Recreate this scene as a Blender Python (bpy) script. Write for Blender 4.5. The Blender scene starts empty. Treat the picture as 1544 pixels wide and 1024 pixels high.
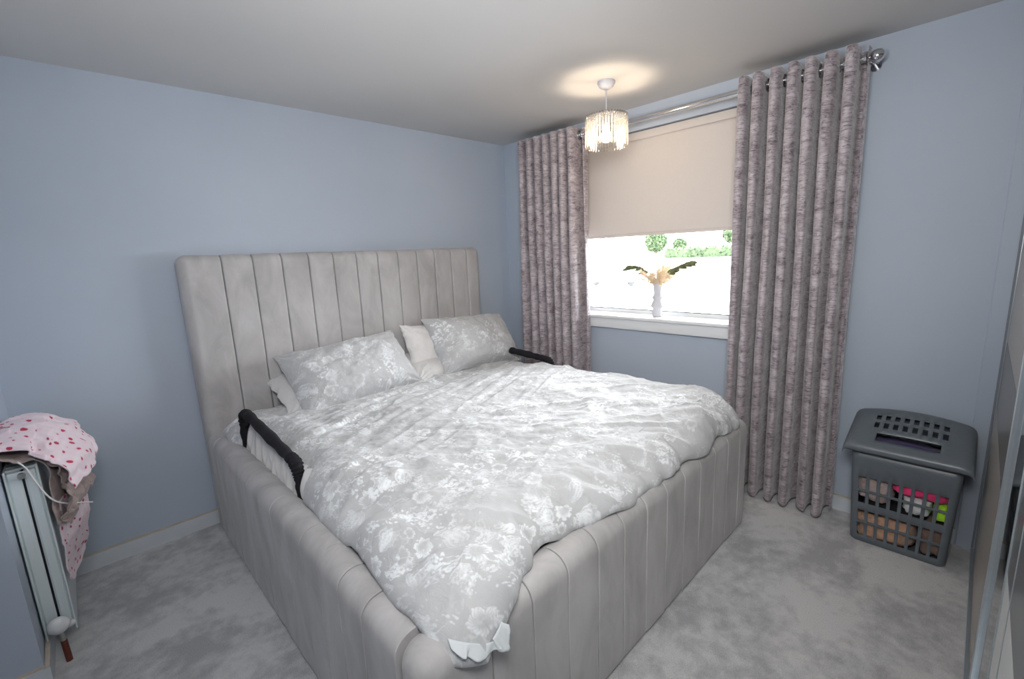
import bpy, math, random
import numpy as np
from mathutils import Matrix, Vector

random.seed(7)
SC = bpy.context.scene
COL = SC.collection
PI = math.pi

# ------------------------------------------------------------------ camera
def make_camera():
    yaw, pitch, roll = 0.7671, -0.1855, -0.0438
    cy, sy, cp, sp = math.cos(yaw), math.sin(yaw), math.cos(pitch), math.sin(pitch)
    fw = Vector((cp * sy, cp * cy, sp)); rt = Vector((cy, -sy, 0)); up = rt.cross(fw)
    r2 = rt * math.cos(roll) + up * math.sin(roll)
    u2 = up * math.cos(roll) - rt * math.sin(roll)
    cam = bpy.data.cameras.new('camera')
    cam.sensor_width = 36.0; cam.sensor_fit = 'HORIZONTAL'
    cam.lens = 686.54 / 1544 * 36.0
    cam.clip_start = 0.02
    o = bpy.data.objects.new('camera', cam); COL.objects.link(o)
    m = Matrix((r2, u2, -fw)).transposed().to_4x4()
    m.translation = Vector((-2.895, -3.0057, 1.4794))
    o.matrix_world = m
    SC.camera = o
make_camera()

# ------------------------------------------------------------------ world, light, exposure
W = bpy.data.worlds.new('overcast_sky'); SC.world = W; W.use_nodes = True
bg = W.node_tree.nodes['Background']
bg.inputs['Color'].default_value = (0.93, 0.97, 1.0, 1)
bg.inputs['Strength'].default_value = 27.0

def area(name, loc, target, sx, sy, power, color, portal=False, spread=180):
    l = bpy.data.lights.new(name, 'AREA'); l.shape = 'RECTANGLE'; l.size = sx; l.size_y = sy
    l.energy = power; l.color = color; l.spread = math.radians(spread)
    o = bpy.data.objects.new(name, l); COL.objects.link(o)
    o.location = loc
    o.rotation_euler = (Vector(target) - Vector(loc)).to_track_quat('-Z', 'Y').to_euler()
    if portal: l.cycles.is_portal = True
    return o
# daylight enters through the open lower part of the window
area('window_daylight_portal', (0.27, -1.37, 1.31), (-1, -1.37, 1.31), 1.46, 0.62, 1.0, (1, 1, 1), portal=True)
# the photographer's flash, bounced off the ceiling above and behind the camera
area('bounced_flash', (-2.75, -2.55, 1.75), (-2.45, -2.25, 2.4), 0.30, 0.22, 19.0, (0.98, 0.98, 1.0))
# added soft fill above the camera, no real source, brightens surfaces facing it
area('added_front_fill', (-2.85, -3.00, 2.02), (-0.2, -1.0, 0.85), 0.55, 0.45, 20.0, (0.99, 0.975, 0.95), spread=125)

SC.view_settings.view_transform = 'Standard'
SC.view_settings.look = 'None'
SC.view_settings.gamma = 1.0
SC.view_settings.use_curve_mapping = False
SC.view_settings.exposure = 0.0
SC.cycles.use_denoising = True
SC.cycles.max_bounces = 10
SC.cycles.diffuse_bounces = 6
SC.cycles.transparent_max_bounces = 24
SC.cycles.caustics_reflective = False
SC.cycles.caustics_refractive = False
SC.cycles.sample_clamp_indirect = 6.0

# ------------------------------------------------------------------ noise
def _hash(ix, iy, iz, seed):
    n = (ix * 374761393 + iy * 668265263 + iz * 2147483647 + seed * 974711) & 0x7fffffff
    n = ((n ^ (n >> 13)) * 1274126177) & 0x7fffffff
    n = (n ^ (n >> 16)) & 0xffff
    return n / 32767.5 - 1.0
def noise(x, y, z=0.0, seed=0):
    x, y, z = np.broadcast_arrays(np.asarray(x, float), np.asarray(y, float), np.asarray(z, float))
    fx, fy, fz = np.floor(x), np.floor(y), np.floor(z)
    ix, iy, iz = fx.astype(np.int64), fy.astype(np.int64), fz.astype(np.int64)
    x, y, z = x - fx, y - fy, z - fz
    sx, sy, sz = x*x*x*(x*(x*6-15)+10), y*y*y*(y*(y*6-15)+10), z*z*z*(z*(z*6-15)+10)
    def h(a, b, c): return _hash(ix + a, iy + b, iz + c, seed)
    def lp(a, b, t): return a + (b - a) * t
    x00 = lp(h(0,0,0), h(1,0,0), sx); x10 = lp(h(0,1,0), h(1,1,0), sx)
    x01 = lp(h(0,0,1), h(1,0,1), sx); x11 = lp(h(0,1,1), h(1,1,1), sx)
    return lp(lp(x00, x10, sy), lp(x01, x11, sy), sz)
def fbm(x, y, z=0.0, seed=0, oct=3):
    t, a, f = 0.0, 1.0, 1.0
    for k in range(oct):
        t = t + a * noise(np.asarray(x) * f, np.asarray(y) * f, np.asarray(z) * f, seed + k * 17)
        a *= 0.5; f *= 2.03
    return t
def sstep(a, b, x):
    t = np.clip((np.asarray(x, float) - a) / (b - a), 0, 1); return t * t * (3 - 2 * t)

# ------------------------------------------------------------------ objects
def props(o, label=None, cat=None, group=None, kind=None):
    if label: o['label'] = label
    if cat: o['category'] = cat
    if group: o['group'] = group
    if kind: o['kind'] = kind
    return o
def thing(name, loc, label, cat, group=None, kind=None):
    o = bpy.data.objects.new(name, None); COL.objects.link(o); o.location = loc
    o.empty_display_size = 0.05
    return props(o, label, cat, group, kind)
def wloc(o):
    v = Vector((0, 0, 0))
    while o is not None: v += o.location; o = o.parent
    return v
def new(name, V, F, mat, parent=None, smooth=True, uv=None, attr=None, mats=None, fmat=None):
    """World-space vertices -> one mesh object (origin at its own base centre)."""
    V = np.asarray(V, float)
    lo, hi = V.min(0), V.max(0)
    org = np.array([(lo[0]+hi[0])/2, (lo[1]+hi[1])/2, lo[2]])
    me = bpy.data.meshes.new(name)
    if isinstance(F, np.ndarray):
        nf, k = F.shape
        me.vertices.add(len(V)); me.vertices.foreach_set('co', (V - org).astype(np.float32).ravel())
        me.loops.add(nf * k); me.loops.foreach_set('vertex_index', F.astype(np.int32).ravel())
        me.polygons.add(nf)
        me.polygons.foreach_set('loop_start', (np.arange(nf) * k).astype(np.int32))
        me.polygons.foreach_set('loop_total', np.full(nf, k, np.int32))
        me.update(calc_edges=True)
    else:
        me.from_pydata((V - org).tolist(), [], F)
    if mats:
        for m in mats: me.materials.append(m)
        if fmat is not None: me.polygons.foreach_set('material_index', np.asarray(fmat, np.int32))
    elif mat: me.materials.append(mat)
    if smooth: me.polygons.foreach_set('use_smooth', np.ones(len(me.polygons), bool))
    if uv is not None:
        l = me.uv_layers.new(name='UVMap')
        vi = np.empty(len(me.loops), np.int32); me.loops.foreach_get('vertex_index', vi)
        l.data.foreach_set('uv', np.asarray(uv, np.float32)[vi].ravel())
    if attr is not None:
        a = me.attributes.new('print', 'FLOAT', 'POINT'); a.data.foreach_set('value', np.asarray(attr, np.float32))
    me.validate()
    o = bpy.data.objects.new(name, me); COL.objects.link(o)
    o.location = Vector(org) - (wloc(parent) if parent else Vector((0, 0, 0)))
    if parent: o.parent = parent
    return o
def autosmooth(o, ang=40):
    me = o.data
    import bmesh
    bm = bmesh.new(); bm.from_mesh(me)
    for e in bm.edges:
        if len(e.link_faces) == 2 and e.calc_face_angle(0) > math.radians(ang): e.smooth = False
    bm.to_mesh(me); bm.free()
    return o
def grid_faces(nu, nv, wrap_u=False, off=0):
    """vertices indexed [v*nu+u]"""
    U = nu if wrap_u else nu - 1
    u = np.arange(U); v = np.arange(nv - 1)
    uu, vv = np.meshgrid(u, v)
    a = vv * nu + uu; b = vv * nu + (uu + 1) % nu
    return (np.stack([a, b, b + nu, a + nu], -1).reshape(-1, 4)) + off
class MB:
    """collects shapes of ONE piece"""
    def __init__(s): s.v = []; s.f = []
    def add(s, V, F):
        o = len(s.v); s.v += [tuple(p) for p in V]; s.f += [tuple(int(i) + o for i in f) for f in F]; return s
    def box(s, x0, x1, y0, y1, z0, z1, b=0.0):
        if b <= 0:
            V = [(x, y, z) for z in (z0, z1) for y in (y0, y1) for x in (x0, x1)]
            return s.add(V, [(0,2,3,1),(4,5,7,6),(0,1,5,4),(2,6,7,3),(0,4,6,2),(1,3,7,5)])
        # bevelled box: three inset layers
        V = []; F = []
        b = min(b, (x1-x0)/2.01, (y1-y0)/2.01, (z1-z0)/2.01)
        def ring(z, i):
            return [(x0+i+ (b-i), y0+i, z),(x1-b, y0+i, z),(x1-i, y0+b, z),(x1-i, y1-b, z),(x1-b, y1-i, z),(x0+b, y1-i, z),(x0+i, y1-b, z),(x0+i, y0+b, z)]
        k = b * 0.3
        layers = [(z0, b), (z0 + k, k), (z0 + b, 0), (z1 - b, 0), (z1 - k, k), (z1, b)]
        for z, i in layers: V += ring(z, min(i, b * 0.999))
        n = 8
        for j in range(len(layers) - 1):
            for i in range(n): F.append((j*n+i, j*n+(i+1)%n, (j+1)*n+(i+1)%n, (j+1)*n+i))
        F.append(tuple(range(n-1, -1, -1))); F.append(tuple((len(layers)-1)*n + i for i in range(n)))
        return s.add(V, F)
    def tube(s, pts, r, n=10, caps=True):
        pts = [Vector(p) for p in pts]; m = len(pts)
        rs = r if hasattr(r, '__len__') else [r] * m
        V = []; F = []
        t0 = (pts[1] - pts[0]).normalized()
        ref = Vector((0, 0, 1)) if abs(t0.z) < 0.9 else Vector((1, 0, 0))
        nrm = t0.cross(ref).normalized()
        for i in range(m):
            t = (pts[min(i+1, m-1)] - pts[max(i-1, 0)]).normalized()
            nrm = (nrm - t * nrm.dot(t)).normalized(); bn = t.cross(nrm)
            for k in range(n):
                a = 2 * PI * k / n
                V.append(pts[i] + (nrm * math.cos(a) + bn * math.sin(a)) * rs[i])
        for i in range(m - 1):
            for k in range(n): F.append((i*n+k, i*n+(k+1)%n, (i+1)*n+(k+1)%n, (i+1)*n+k))
        if caps: F.append(tuple(range(n-1, -1, -1))); F.append(tuple((m-1)*n+k for k in range(n)))
        return s.add(V, F)
    def lathe(s, prof, c, n=24, axis='z'):
        V = []; F = []; m = len(prof)
        for (r, h) in prof:
            for k in range(n):
                a = 2 * PI * k / n
                p = (r * math.cos(a), r * math.sin(a), h)
                if axis == 'y': p = (p[0], p[2], p[1])
                if axis == 'x': p = (p[2], p[0], p[1])
                V.append((c[0]+p[0], c[1]+p[1], c[2]+p[2]))
        for i in range(m - 1):
            for k in range(n): F.append((i*n+k, i*n+(k+1)%n, (i+1)*n+(k+1)%n, (i+1)*n+k))
        F.append(tuple(range(n-1, -1, -1))); F.append(tuple((m-1)*n+k for k in range(n)))
        return s.add(V, F)
    def torus(s, c, R, r, axis='y', n=20, m=8):
        V = []; F = []
        for i in range(n):
            a = 2*PI*i/n
            for j in range(m):
                b = 2*PI*j/m
                p, q, w = (R + r*math.cos(b))*math.cos(a), (R + r*math.cos(b))*math.sin(a), r*math.sin(b)
                P = {'y': (p, w, q), 'z': (p, q, w), 'x': (w, p, q)}[axis]
                V.append((c[0]+P[0], c[1]+P[1], c[2]+P[2]))
        for i in range(n):
            for j in range(m): F.append((i*m+j, ((i+1)%n)*m+j, ((i+1)%n)*m+(j+1)%m, i*m+(j+1)%m))
        return s.add(V, F)
    def build(s, name, mat, parent=None, smooth=True, ang=40):
        o = new(name, s.v, s.f, mat, parent, smooth)
        if smooth: autosmooth(o, ang)
        return o
def spline(P, n):
    """Catmull-Rom through P, n samples"""
    P = np.asarray(P, float); m = len(P)
    t = np.linspace(0, m - 1, n); i = np.minimum(t.astype(int), m - 2); f = (t - i)[:, None]
    g = lambda k: P[np.clip(k, 0, m - 1)]
    p0, p1, p2, p3 = g(i-1), g(i), g(i+1), g(i+2)
    return 0.5*((2*p1)+(-p0+p2)*f+(2*p0-5*p1+4*p2-p3)*f**2+(-p0+3*p1-3*p2+p3)*f**3)

# ------------------------------------------------------------------ materials
def lin(r, g, b):
    f = lambda c: (c/255/12.92) if c/255 <= 0.04045 else ((c/255+0.055)/1.055)**2.4
    return (f(r), f(g), f(b), 1.0)
class NT:
    def __init__(s, name):
        s.m = bpy.data.materials.new(name); s.m.use_nodes = True
        s.t = s.m.node_tree; s.b = s.t.nodes['Principled BSDF']; s.out = s.t.nodes['Material Output']
    def n(s, typ, **kw):
        x = s.t.nodes.new(typ)
        for k, v in kw.items():
            if k in x.inputs: x.inputs[k].default_value = v
            else: setattr(x, k, v)
        return x
    def l(s, a, b): s.t.links.new(a, b)
    def set(s, **kw):
        for k, v in kw.items(): s.b.inputs[k.replace('_', ' ')].default_value = v
        return s
    def coord(s, scale=(1, 1, 1), src='Object', rot=(0, 0, 0)):
        c = s.n('ShaderNodeTexCoord'); m = s.n('ShaderNodeMapping')
        m.inputs['Scale'].default_value = scale; m.inputs['Rotation'].default_value = rot
        s.l(c.outputs[src], m.inputs['Vector']); return m.outputs['Vector']
    def geo(s, scale=(1, 1, 1), rot=(0, 0, 0)):
        c = s.n('ShaderNodeNewGeometry'); m = s.n('ShaderNodeMapping')
        m.inputs['Scale'].default_value = scale; m.inputs['Rotation'].default_value = rot
        s.l(c.outputs['Position'], m.inputs['Vector']); return m.outputs['Vector']
    def noise(s, vec, scale, detail=3, rough=0.5, dist=0.0):
        x = s.n('ShaderNodeTexNoise'); x.inputs['Scale'].default_value = scale; x.inputs['Detail'].default_value = detail
        x.inputs['Roughness'].default_value = rough; x.inputs['Distortion'].default_value = dist
        s.l(vec, x.inputs['Vector']); return x.outputs['Fac']
    def ramp(s, fac, stops):
        r = s.n('ShaderNodeValToRGB'); e = r.color_ramp.elements
        while len(e) < len(stops): e.new(0.5)
        for k, (p, c) in enumerate(stops): e[k].position = p; e[k].color = c
        s.l(fac, r.inputs['Fac']); return r.outputs['Color']
    def mix(s, fac, a, b, blend='MIX'):
        x = s.n('ShaderNodeMix', data_type='RGBA', blend_type=blend)
        for v, i in ((fac, 0), (a, 6), (b, 7)):
            if hasattr(v, 'links') or hasattr(v, 'is_linked'): s.l(v, x.inputs[i])
            else: x.inputs[i].default_value = v
        return x.outputs[2]
    def math(s, op, a, b=0.0):
        x = s.n('ShaderNodeMath', operation=op)
        for v, i in ((a, 0), (b, 1)):
            if hasattr(v, 'is_linked'): s.l(v, x.inputs[i])
            else: x.inputs[i].default_value = v
        return x.outputs[0]
    def bump(s, h, strength=0.3, dist=0.01):
        x = s.n('ShaderNodeBump'); x.inputs['Strength'].default_value = strength; x.inputs['Distance'].default_value = dist
        s.l(h, x.inputs['Height']); s.l(x.outputs['Normal'], s.b.inputs['Normal'])
    def col(s, c):
        if hasattr(c, 'is_linked'): s.l(c, s.b.inputs['Base Color'])
        else: s.b.inputs['Base Color'].default_value = c
        return s
def plain(name, rgb, rough=0.5, metal=0.0, var=0.0, bump=0.0, scale=30.0, **kw):
    t = NT(name); t.set(Roughness=rough, Metallic=metal, **kw)
    if var > 0 or bump > 0:
        n = t.noise(t.geo(), scale, 4)
        if var > 0:
            c0 = tuple(c * (1 - var) for c in lin(*rgb)[:3]) + (1,); c1 = tuple(min(1, c * (1 + var)) for c in lin(*rgb)[:3]) + (1,)
            t.col(t.ramp(n, [(0.3, c0), (0.7, c1)]))
        else: t.col(lin(*rgb))
        if bump > 0: t.bump(n, bump, 0.004)
    else: t.col(lin(*rgb))
    return t.m

def m_wall():
    t = NT('wall_paint_blue_grey'); t.set(Roughness=0.62)
    n = t.noise(t.geo(), 1.7, 3)
    t.col(t.ramp(n, [(0.3, lin(176, 187, 201)), (0.7, lin(181, 191, 205))]))
    t.bump(t.noise(t.geo(), 160, 3), 0.05, 0.002)
    return t.m
def m_ceiling():
    t = NT('ceiling_white_emulsion'); t.set(Roughness=0.8)
    n = t.noise(t.geo(), 1.1, 3)
    t.col(t.ramp(n, [(0.3, lin(208, 207, 206)), (0.7, lin(212, 211, 210))]))
    t.bump(t.noise(t.geo(), 90, 3), 0.06, 0.002)
    return t.m
def m_carpet():
    t = NT('grey_carpet_pile'); t.set(Roughness=0.95, Sheen_Weight=0.25, Sheen_Roughness=0.6)
    g = t.geo()
    a = t.noise(t.geo((1, 1.3, 1), (0, 0, 0.5)), 3.0, 3, 0.5, 0.1)          # brushed pile: footprints and vacuum marks
    b = t.noise(g, 17, 4, 0.6, 0.0)
    f = t.noise(g, 210, 4, 0.75)
    m = t.math('ADD', t.math('MULTIPLY', a, 0.6), t.math('MULTIPLY', b, 0.4))
    c = t.ramp(m, [(0.40, lin(162, 163, 166)), (0.485, lin(188, 188, 190)), (0.56, lin(209, 209, 210))])
    c = t.mix(0.8, c, t.ramp(f, [(0.25, (0.30, 0.30, 0.30, 1)), (0.75, (1.0, 1.0, 1.0, 1))]), 'SOFT_LIGHT')
    t.col(c); t.bump(f, 0.9, 0.006)
    return t.m
def m_velvet():
    t = NT('grey_plush_velvet'); t.set(Roughness=0.75, Sheen_Weight=0.22, Sheen_Roughness=0.4)
    g = t.geo()
    a = t.noise(t.geo((1, 1, 0.45)), 7, 4, 0.6, 0.6)
    t.col(t.ramp(a, [(0.32, lin(163, 161, 161)), (0.52, lin(178, 176, 176)), (0.7, lin(189, 187, 188))]))
    t.bump(t.noise(g, 26, 5, 0.6, 0.5), 0.10, 0.008)
    return t.m
def m_print(name, base, white, dark):
    """light cotton with a white and grey flower print carried by the mesh's 'print' attribute"""
    t = NT(name); t.set(Roughness=0.8, Sheen_Weight=0.2)
    a = t.n('ShaderNodeAttribute', attribute_name='print')
    p = t.math('ADD', a.outputs['Fac'], t.math('MULTIPLY', t.math('SUBTRACT', t.noise(t.geo(), 45, 4, 0.6), 0.5), 0.45))
    p = t.math('ADD', t.math('MULTIPLY', p, 0.5), 0.5)
    t.col(t.ramp(p, [(0.10, dark), (0.40, base), (0.60, base), (0.92, white)]))
    h = t.math('ADD', t.noise(t.geo((1, 1, 1)), 22, 5, 0.62, 1.2), t.math('MULTIPLY', t.noise(t.geo(), 700, 2), 0.03))
    t.bump(h, 0.32, 0.012)
    return t.m
def m_cloth(name, rgb, rough=0.9, bump=0.3, scale=35, var=0.08, **kw):
    t = NT(name); t.set(Roughness=rough, Sheen_Weight=0.2 if sum(rgb) > 150 else 0.0, **kw)
    n = t.noise(t.geo(), scale, 5, 0.6, 0.8)
    c = lin(*rgb)[:3]
    t.col(t.ramp(n, [(0.25, tuple(x * (1 - var) for x in c) + (1,)), (0.75, tuple(min(1, x * (1 + var)) for x in c) + (1,))]))
    t.bump(n, bump, 0.008)
    return t.m
def m_crushed():
    t = NT('crushed_velvet_mink'); t.set(Roughness=0.45, Sheen_Weight=0.7, Sheen_Roughness=0.3, Specular_IOR_Level=0.4)
    a = t.noise(t.geo((1.0, 1.0, 1.3)), 11, 6, 0.7, 0.8)
    b = t.noise(t.geo((1, 1, 3.8)), 30, 5, 0.65, 0.5)
    m = t.math('ADD', t.math('MULTIPLY', a, 0.62), t.math('MULTIPLY', b, 0.38))
    c = t.ramp(m, [(0.34, lin(96, 86, 92)), (0.45, lin(160, 150, 155)), (0.56, lin(188, 179, 184)), (0.68, lin(212, 204, 209))])
    # crushed creases: thin dark broken lines lying mostly level
    k = t.noise(t.geo((1, 1, 7.5), (0.06, 0, 0)), 6.5, 4, 0.6, 0.3)
    d = t.math('ABSOLUTE', t.math('SUBTRACT', k, 0.5))
    cr = t.ramp(d, [(0.0, (0.20, 0.18, 0.21, 1)), (0.008, (0.40, 0.38, 0.42, 1)), (0.020, (1, 1, 1, 1))])
    t.col(t.mix(0.75, c, cr, 'MULTIPLY'))
    t.bump(t.math('ADD', m, t.math('MULTIPLY', t.math('MINIMUM', d, 0.04), 4.0)), 0.55, 0.012)
    return t.m
def m_pyjama():
    t = NT('white_cotton_red_leaf_print'); t.set(Roughness=0.85, Sheen_Weight=0.2)
    uv = t.coord((1, 1, 1), 'UV')
    v = t.n('ShaderNodeTexVoronoi', feature='F1'); v.inputs['Scale'].default_value = 27; v.inputs['Randomness'].default_value = 0.6
    t.l(uv, v.inputs['Vector'])
    sc = t.n('ShaderNodeMapping'); sc.inputs['Scale'].default_value = (1, 1, 1); t.l(uv, sc.inputs['Vector'])
    d = t.math('ADD', v.outputs['Distance'], t.math('MULTIPLY', t.math('SUBTRACT', t.noise(uv, 60, 2), 0.5), 0.22))
    t.col(t.ramp(d, [(0.0, lin(172, 40, 70)), (0.25, lin(186, 58, 86)), (0.30, lin(230, 208, 218)), (1.0, lin(232, 222, 228))]))
    t.bump(t.noise(t.geo(), 30, 4, 0.6, 0.8), 0.25, 0.008)
    return t.m
def m_emit(name, rgb, s):
    t = NT(name); t.set(Emission_Strength=s); t.b.inputs['Emission Color'].default_value = rgb; t.col((1, 1, 1, 1)); return t.m
def m_clear(name, tint=(1, 1, 1, 1), gloss=0.12, transl=0.0, rough=0.02):
    t = NT(name)
    tr = t.n('ShaderNodeBsdfTransparent', Color=tint); gl = t.n('ShaderNodeBsdfGlossy', Roughness=rough)
    fr = t.n('ShaderNodeFresnel', IOR=1.5)
    f = t.math('MINIMUM', t.math('ADD', fr.outputs[0], gloss), 1.0)
    mx = t.n('ShaderNodeMixShader'); t.l(f, mx.inputs[0]); t.l(tr.outputs[0], mx.inputs[1]); t.l(gl.outputs[0], mx.inputs[2])
    last = mx
    if transl > 0:
        tl = t.n('ShaderNodeBsdfTranslucent', Color=(1, 0.97, 0.92, 1)); m2 = t.n('ShaderNodeMixShader')
        m2.inputs[0].default_value = transl; t.l(mx.outputs[0], m2.inputs[1]); t.l(tl.outputs[0], m2.inputs[2]); last = m2
    t.l(last.outputs[0], t.out.inputs['Surface'])
    return t.m
def m_leafy(name, c0, c1, scale=9):
    t = NT(name); t.set(Roughness=0.8)
    n = t.noise(t.geo(), scale, 5, 0.7); t.col(t.ramp(n, [(0.35, lin(*c0)), (0.65, lin(*c1))])); return t.m

M = {}
M['wall'] = m_wall(); M['ceiling'] = m_ceiling(); M['carpet'] = m_carpet(); M['velvet'] = m_velvet()
M['print'] = m_print('grey_floral_cotton', lin(188, 189, 191), lin(232, 235, 238), lin(146, 147, 151))
M['sheet'] = m_cloth('silver_grey_cotton', (214, 213, 213), 0.85, 0.25, 20, 0.04)
M['sheet_white'] = m_cloth('white_cotton', (226, 224, 224), 0.85, 0.2, 16, 0.03)
M['lining'] = m_cloth('pale_blue_white_lining', (206, 212, 215), 0.8, 0.15, 25, 0.03)
M['crushed'] = m_crushed()
M['white_gloss'] = plain('white_gloss_paint', (226, 228, 230), 0.35, bump=0.02, scale=40)
M['skirting'] = plain('white_satin_skirting', (206, 212, 218), 0.4, var=0.03, bump=0.03, scale=12)
M['skirting_edge'] = plain('bare_cream_edge', (196, 184, 170), 0.6, var=0.06, scale=30)
M['upvc'] = plain('white_upvc', (236, 238, 240), 0.3)
M['gasket'] = plain('dark_rubber_gasket', (60, 70, 70), 0.6)
M['chrome'] = plain('polished_chrome', (225, 225, 228), 0.12, 1.0)
M['blind'] = m_cloth('cream_blackout_fabric', (207, 200, 195), 0.9, 0.08, 60, 0.02)
M['glass'] = m_clear('window_glass', (1, 1, 1, 1), 0.0)
M['crystal'] = m_clear('glass_rod', (0.96, 0.95, 0.94, 1), 0.06, 0.08, 0.03)
M['bulb'] = m_emit('warm_bulb', (1.0, 0.80, 0.58, 1), 210)
M['grey_plastic'] = plain('slate_grey_plastic', (98, 106, 113), 0.34, var=0.03, bump=0.04, scale=60)
M['black_cloth'] = m_cloth('navy_black_padding', (16, 16, 24), 0.9, 0.6, 50, 0.2)
M['rad'] = plain('radiator_white_enamel', (222, 232, 234), 0.35, var=0.02, scale=6)
M['dark'] = plain('dark_gap', (22, 22, 34), 0.8)
M['copper'] = plain('brown_painted_pipe', (104, 50, 38), 0.5, var=0.15, scale=60)
M['brass'] = plain('nickel_nut', (190, 190, 186), 0.3, 0.9)
M['pyjama'] = m_pyjama()
M['taupe'] = m_cloth('taupe_fleece', (168, 152, 148), 0.95, 0.45, 45, 0.12)
M['mirror'] = plain('silvered_mirror', (205, 210, 212), 0.02, 1.0)
M['alu'] = plain('brushed_aluminium', (186, 194, 200), 0.35, 0.7, var=0.03, scale=80)
M['panel_beige'] = plain('beige_glass_panel', (176, 168, 160), 0.25)
M['panel_taupe'] = plain('taupe_glass_panel', (116, 110, 106), 0.25)
M['panel_white'] = plain('white_glass_panel', (226, 230, 228), 0.25)
M['panel_grey'] = plain('grey_glass_panel', (108, 112, 116), 0.25)
M['carcass'] = plain('grey_board', (120, 126, 136), 0.5, var=0.03, scale=20)
M['ceramic'] = plain('matt_white_ceramic', (214, 214, 220), 0.55)
M['pampas'] = m_cloth('bleached_dried_grass', (246, 230, 204), 0.9, 0.2, 60, 0.08)
M['leaf'] = m_leafy('dark_olive_leaf', (78, 86, 62), (122, 128, 88), 40)

# ------------------------------------------------------------------ the room
H = 2.40
XL, YN = -3.17, -0.765          # left wall and where it steps back
def slab(name, x0, x1, y0, y1, z0, z1, mat, parent=None, label=None):
    o = MB().box(x0, x1, y0, y1, z0, z1).build(name, mat, parent, smooth=False)
    if parent is None: o['kind'] = 'structure'
    if label: o['label'] = label
    return o
slab('floor', -4.4, 0.0, -3.9, 0.0, -0.12, 0.0, M['carpet'], label='grey short pile carpet with brushed lighter and darker marks')
slab('ceiling', -4.4, 0.25, -3.9, 0.12, H, H + 0.12, M['ceiling'], label='plain off-white bedroom ceiling')
slab('wall_back', -4.4, 0.0, 0.0, 0.12, 0.0, H, M['wall'], label='pale blue-grey wall behind the headboard')
slab('wall_left', -4.4, XL, YN, 0.0, 0.0, H, M['wall'], label='blue-grey wall carrying the radiator')
slab('wall_left', -4.52, -4.4, -3.9, 0.0, 0.0, H, M['wall'], label='blue-grey wall beyond the step')
slab('wall_front', -4.4, 0.0, -4.02, -3.9, 0.0, H, M['wall'], label='blue-grey wall behind the wardrobe')
# window wall with its opening
WY0, WY1, WZ0, WZ1 = -2.10, -0.64, 0.975, 2.255
m = MB()
m.box(0, 0.25, -4.02, 0.12, -0.12, WZ0).box(0, 0.25, -4.02, 0.12, WZ1, H)
m.box(0, 0.25, -4.02, WY0, WZ0, WZ1).box(0, 0.25, WY1, 0.12, WZ0, WZ1)
wr = m.build('wall_right', M['wall'], None, smooth=False); props(wr, 'blue-grey wall with the curtained window', kind='structure')
# shallow boxed pipe in the far corner of that wall
pb = MB().box(-0.012, 0, -3.90, -3.045, 0.0, H, 0.004).build('boxing_panel', M['wall'], wr)

def skirting(name, x0, x1, y0, y1, label):
    s = MB().box(x0, x1, y0, y1, 0.0, 0.078).build(name, M['skirting'], None, smooth=False)
    props(s, label, kind='structure')
    if x1 - x0 > y1 - y0: cap = MB().box(x0, x1, y0 + 0.003, y1, 0.078, 0.084)
    else: cap = MB().box(x0 + 0.003, x1, y0, y1, 0.078, 0.084)
    cap.build('top_edge', M['skirting_edge'], s, smooth=False)
    return s
skirting('baseboard_back', XL, 0.0, -0.016, 0.0, 'white skirting board under the headboard wall')
skirting('baseboard_right', -0.016, 0.0, -3.04, -0.016, 'white skirting board below the window')
skirting('baseboard_left', XL, XL + 0.016, YN - 0.016, -0.016, 'white skirting board behind the radiator')
skirting('baseboard_left', -4.4, XL, YN - 0.016, YN, 'white skirting board on the wall step')

# window
win = bpy.data.objects.new('window_1', None); COL.objects.link(win); win.location = (0.2, -1.42, WZ0)
props(win, 'white framed window half covered by a roller blind', kind='structure')
f = 0.045
MB().box(0.17, 0.235, WY0, WY1, WZ0, 1.022).build('frame_rail', M['upvc'], win, smooth=False)
MB().box(0.17, 0.235, WY0, WY1, WZ1 - f, WZ1).build('frame_rail', M['upvc'], win, smooth=False)
MB().box(0.17, 0.235, WY0, WY0 + f, 1.022, WZ1 - f).build('frame_stile', M['upvc'], win, smooth=False)
MB().box(0.17, 0.235, WY1 - f, WY1, 1.022, WZ1 - f).build('frame_stile', M['upvc'], win, smooth=False)
MB().box(0.195, 0.201, WY0 + f, WY1 - f, 1.022, WZ1 - f).build('pane', M['glass'], win, smooth=False)
MB().box(0.182, 0.192, WY0 + f, WY1 - f, 1.022, 1.027).build('gasket', M['gasket'], win, smooth=False)
MB().box(-0.052, 0.17, -2.16, -0.60, 0.978, 1.0, 0.006).build('sill', M['white_gloss'], win)
MB().box(-0.036, 0.0, -2.14, -0.62, 0.905, 0.978, 0.004).build('apron', M['white_gloss'], win)
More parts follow.
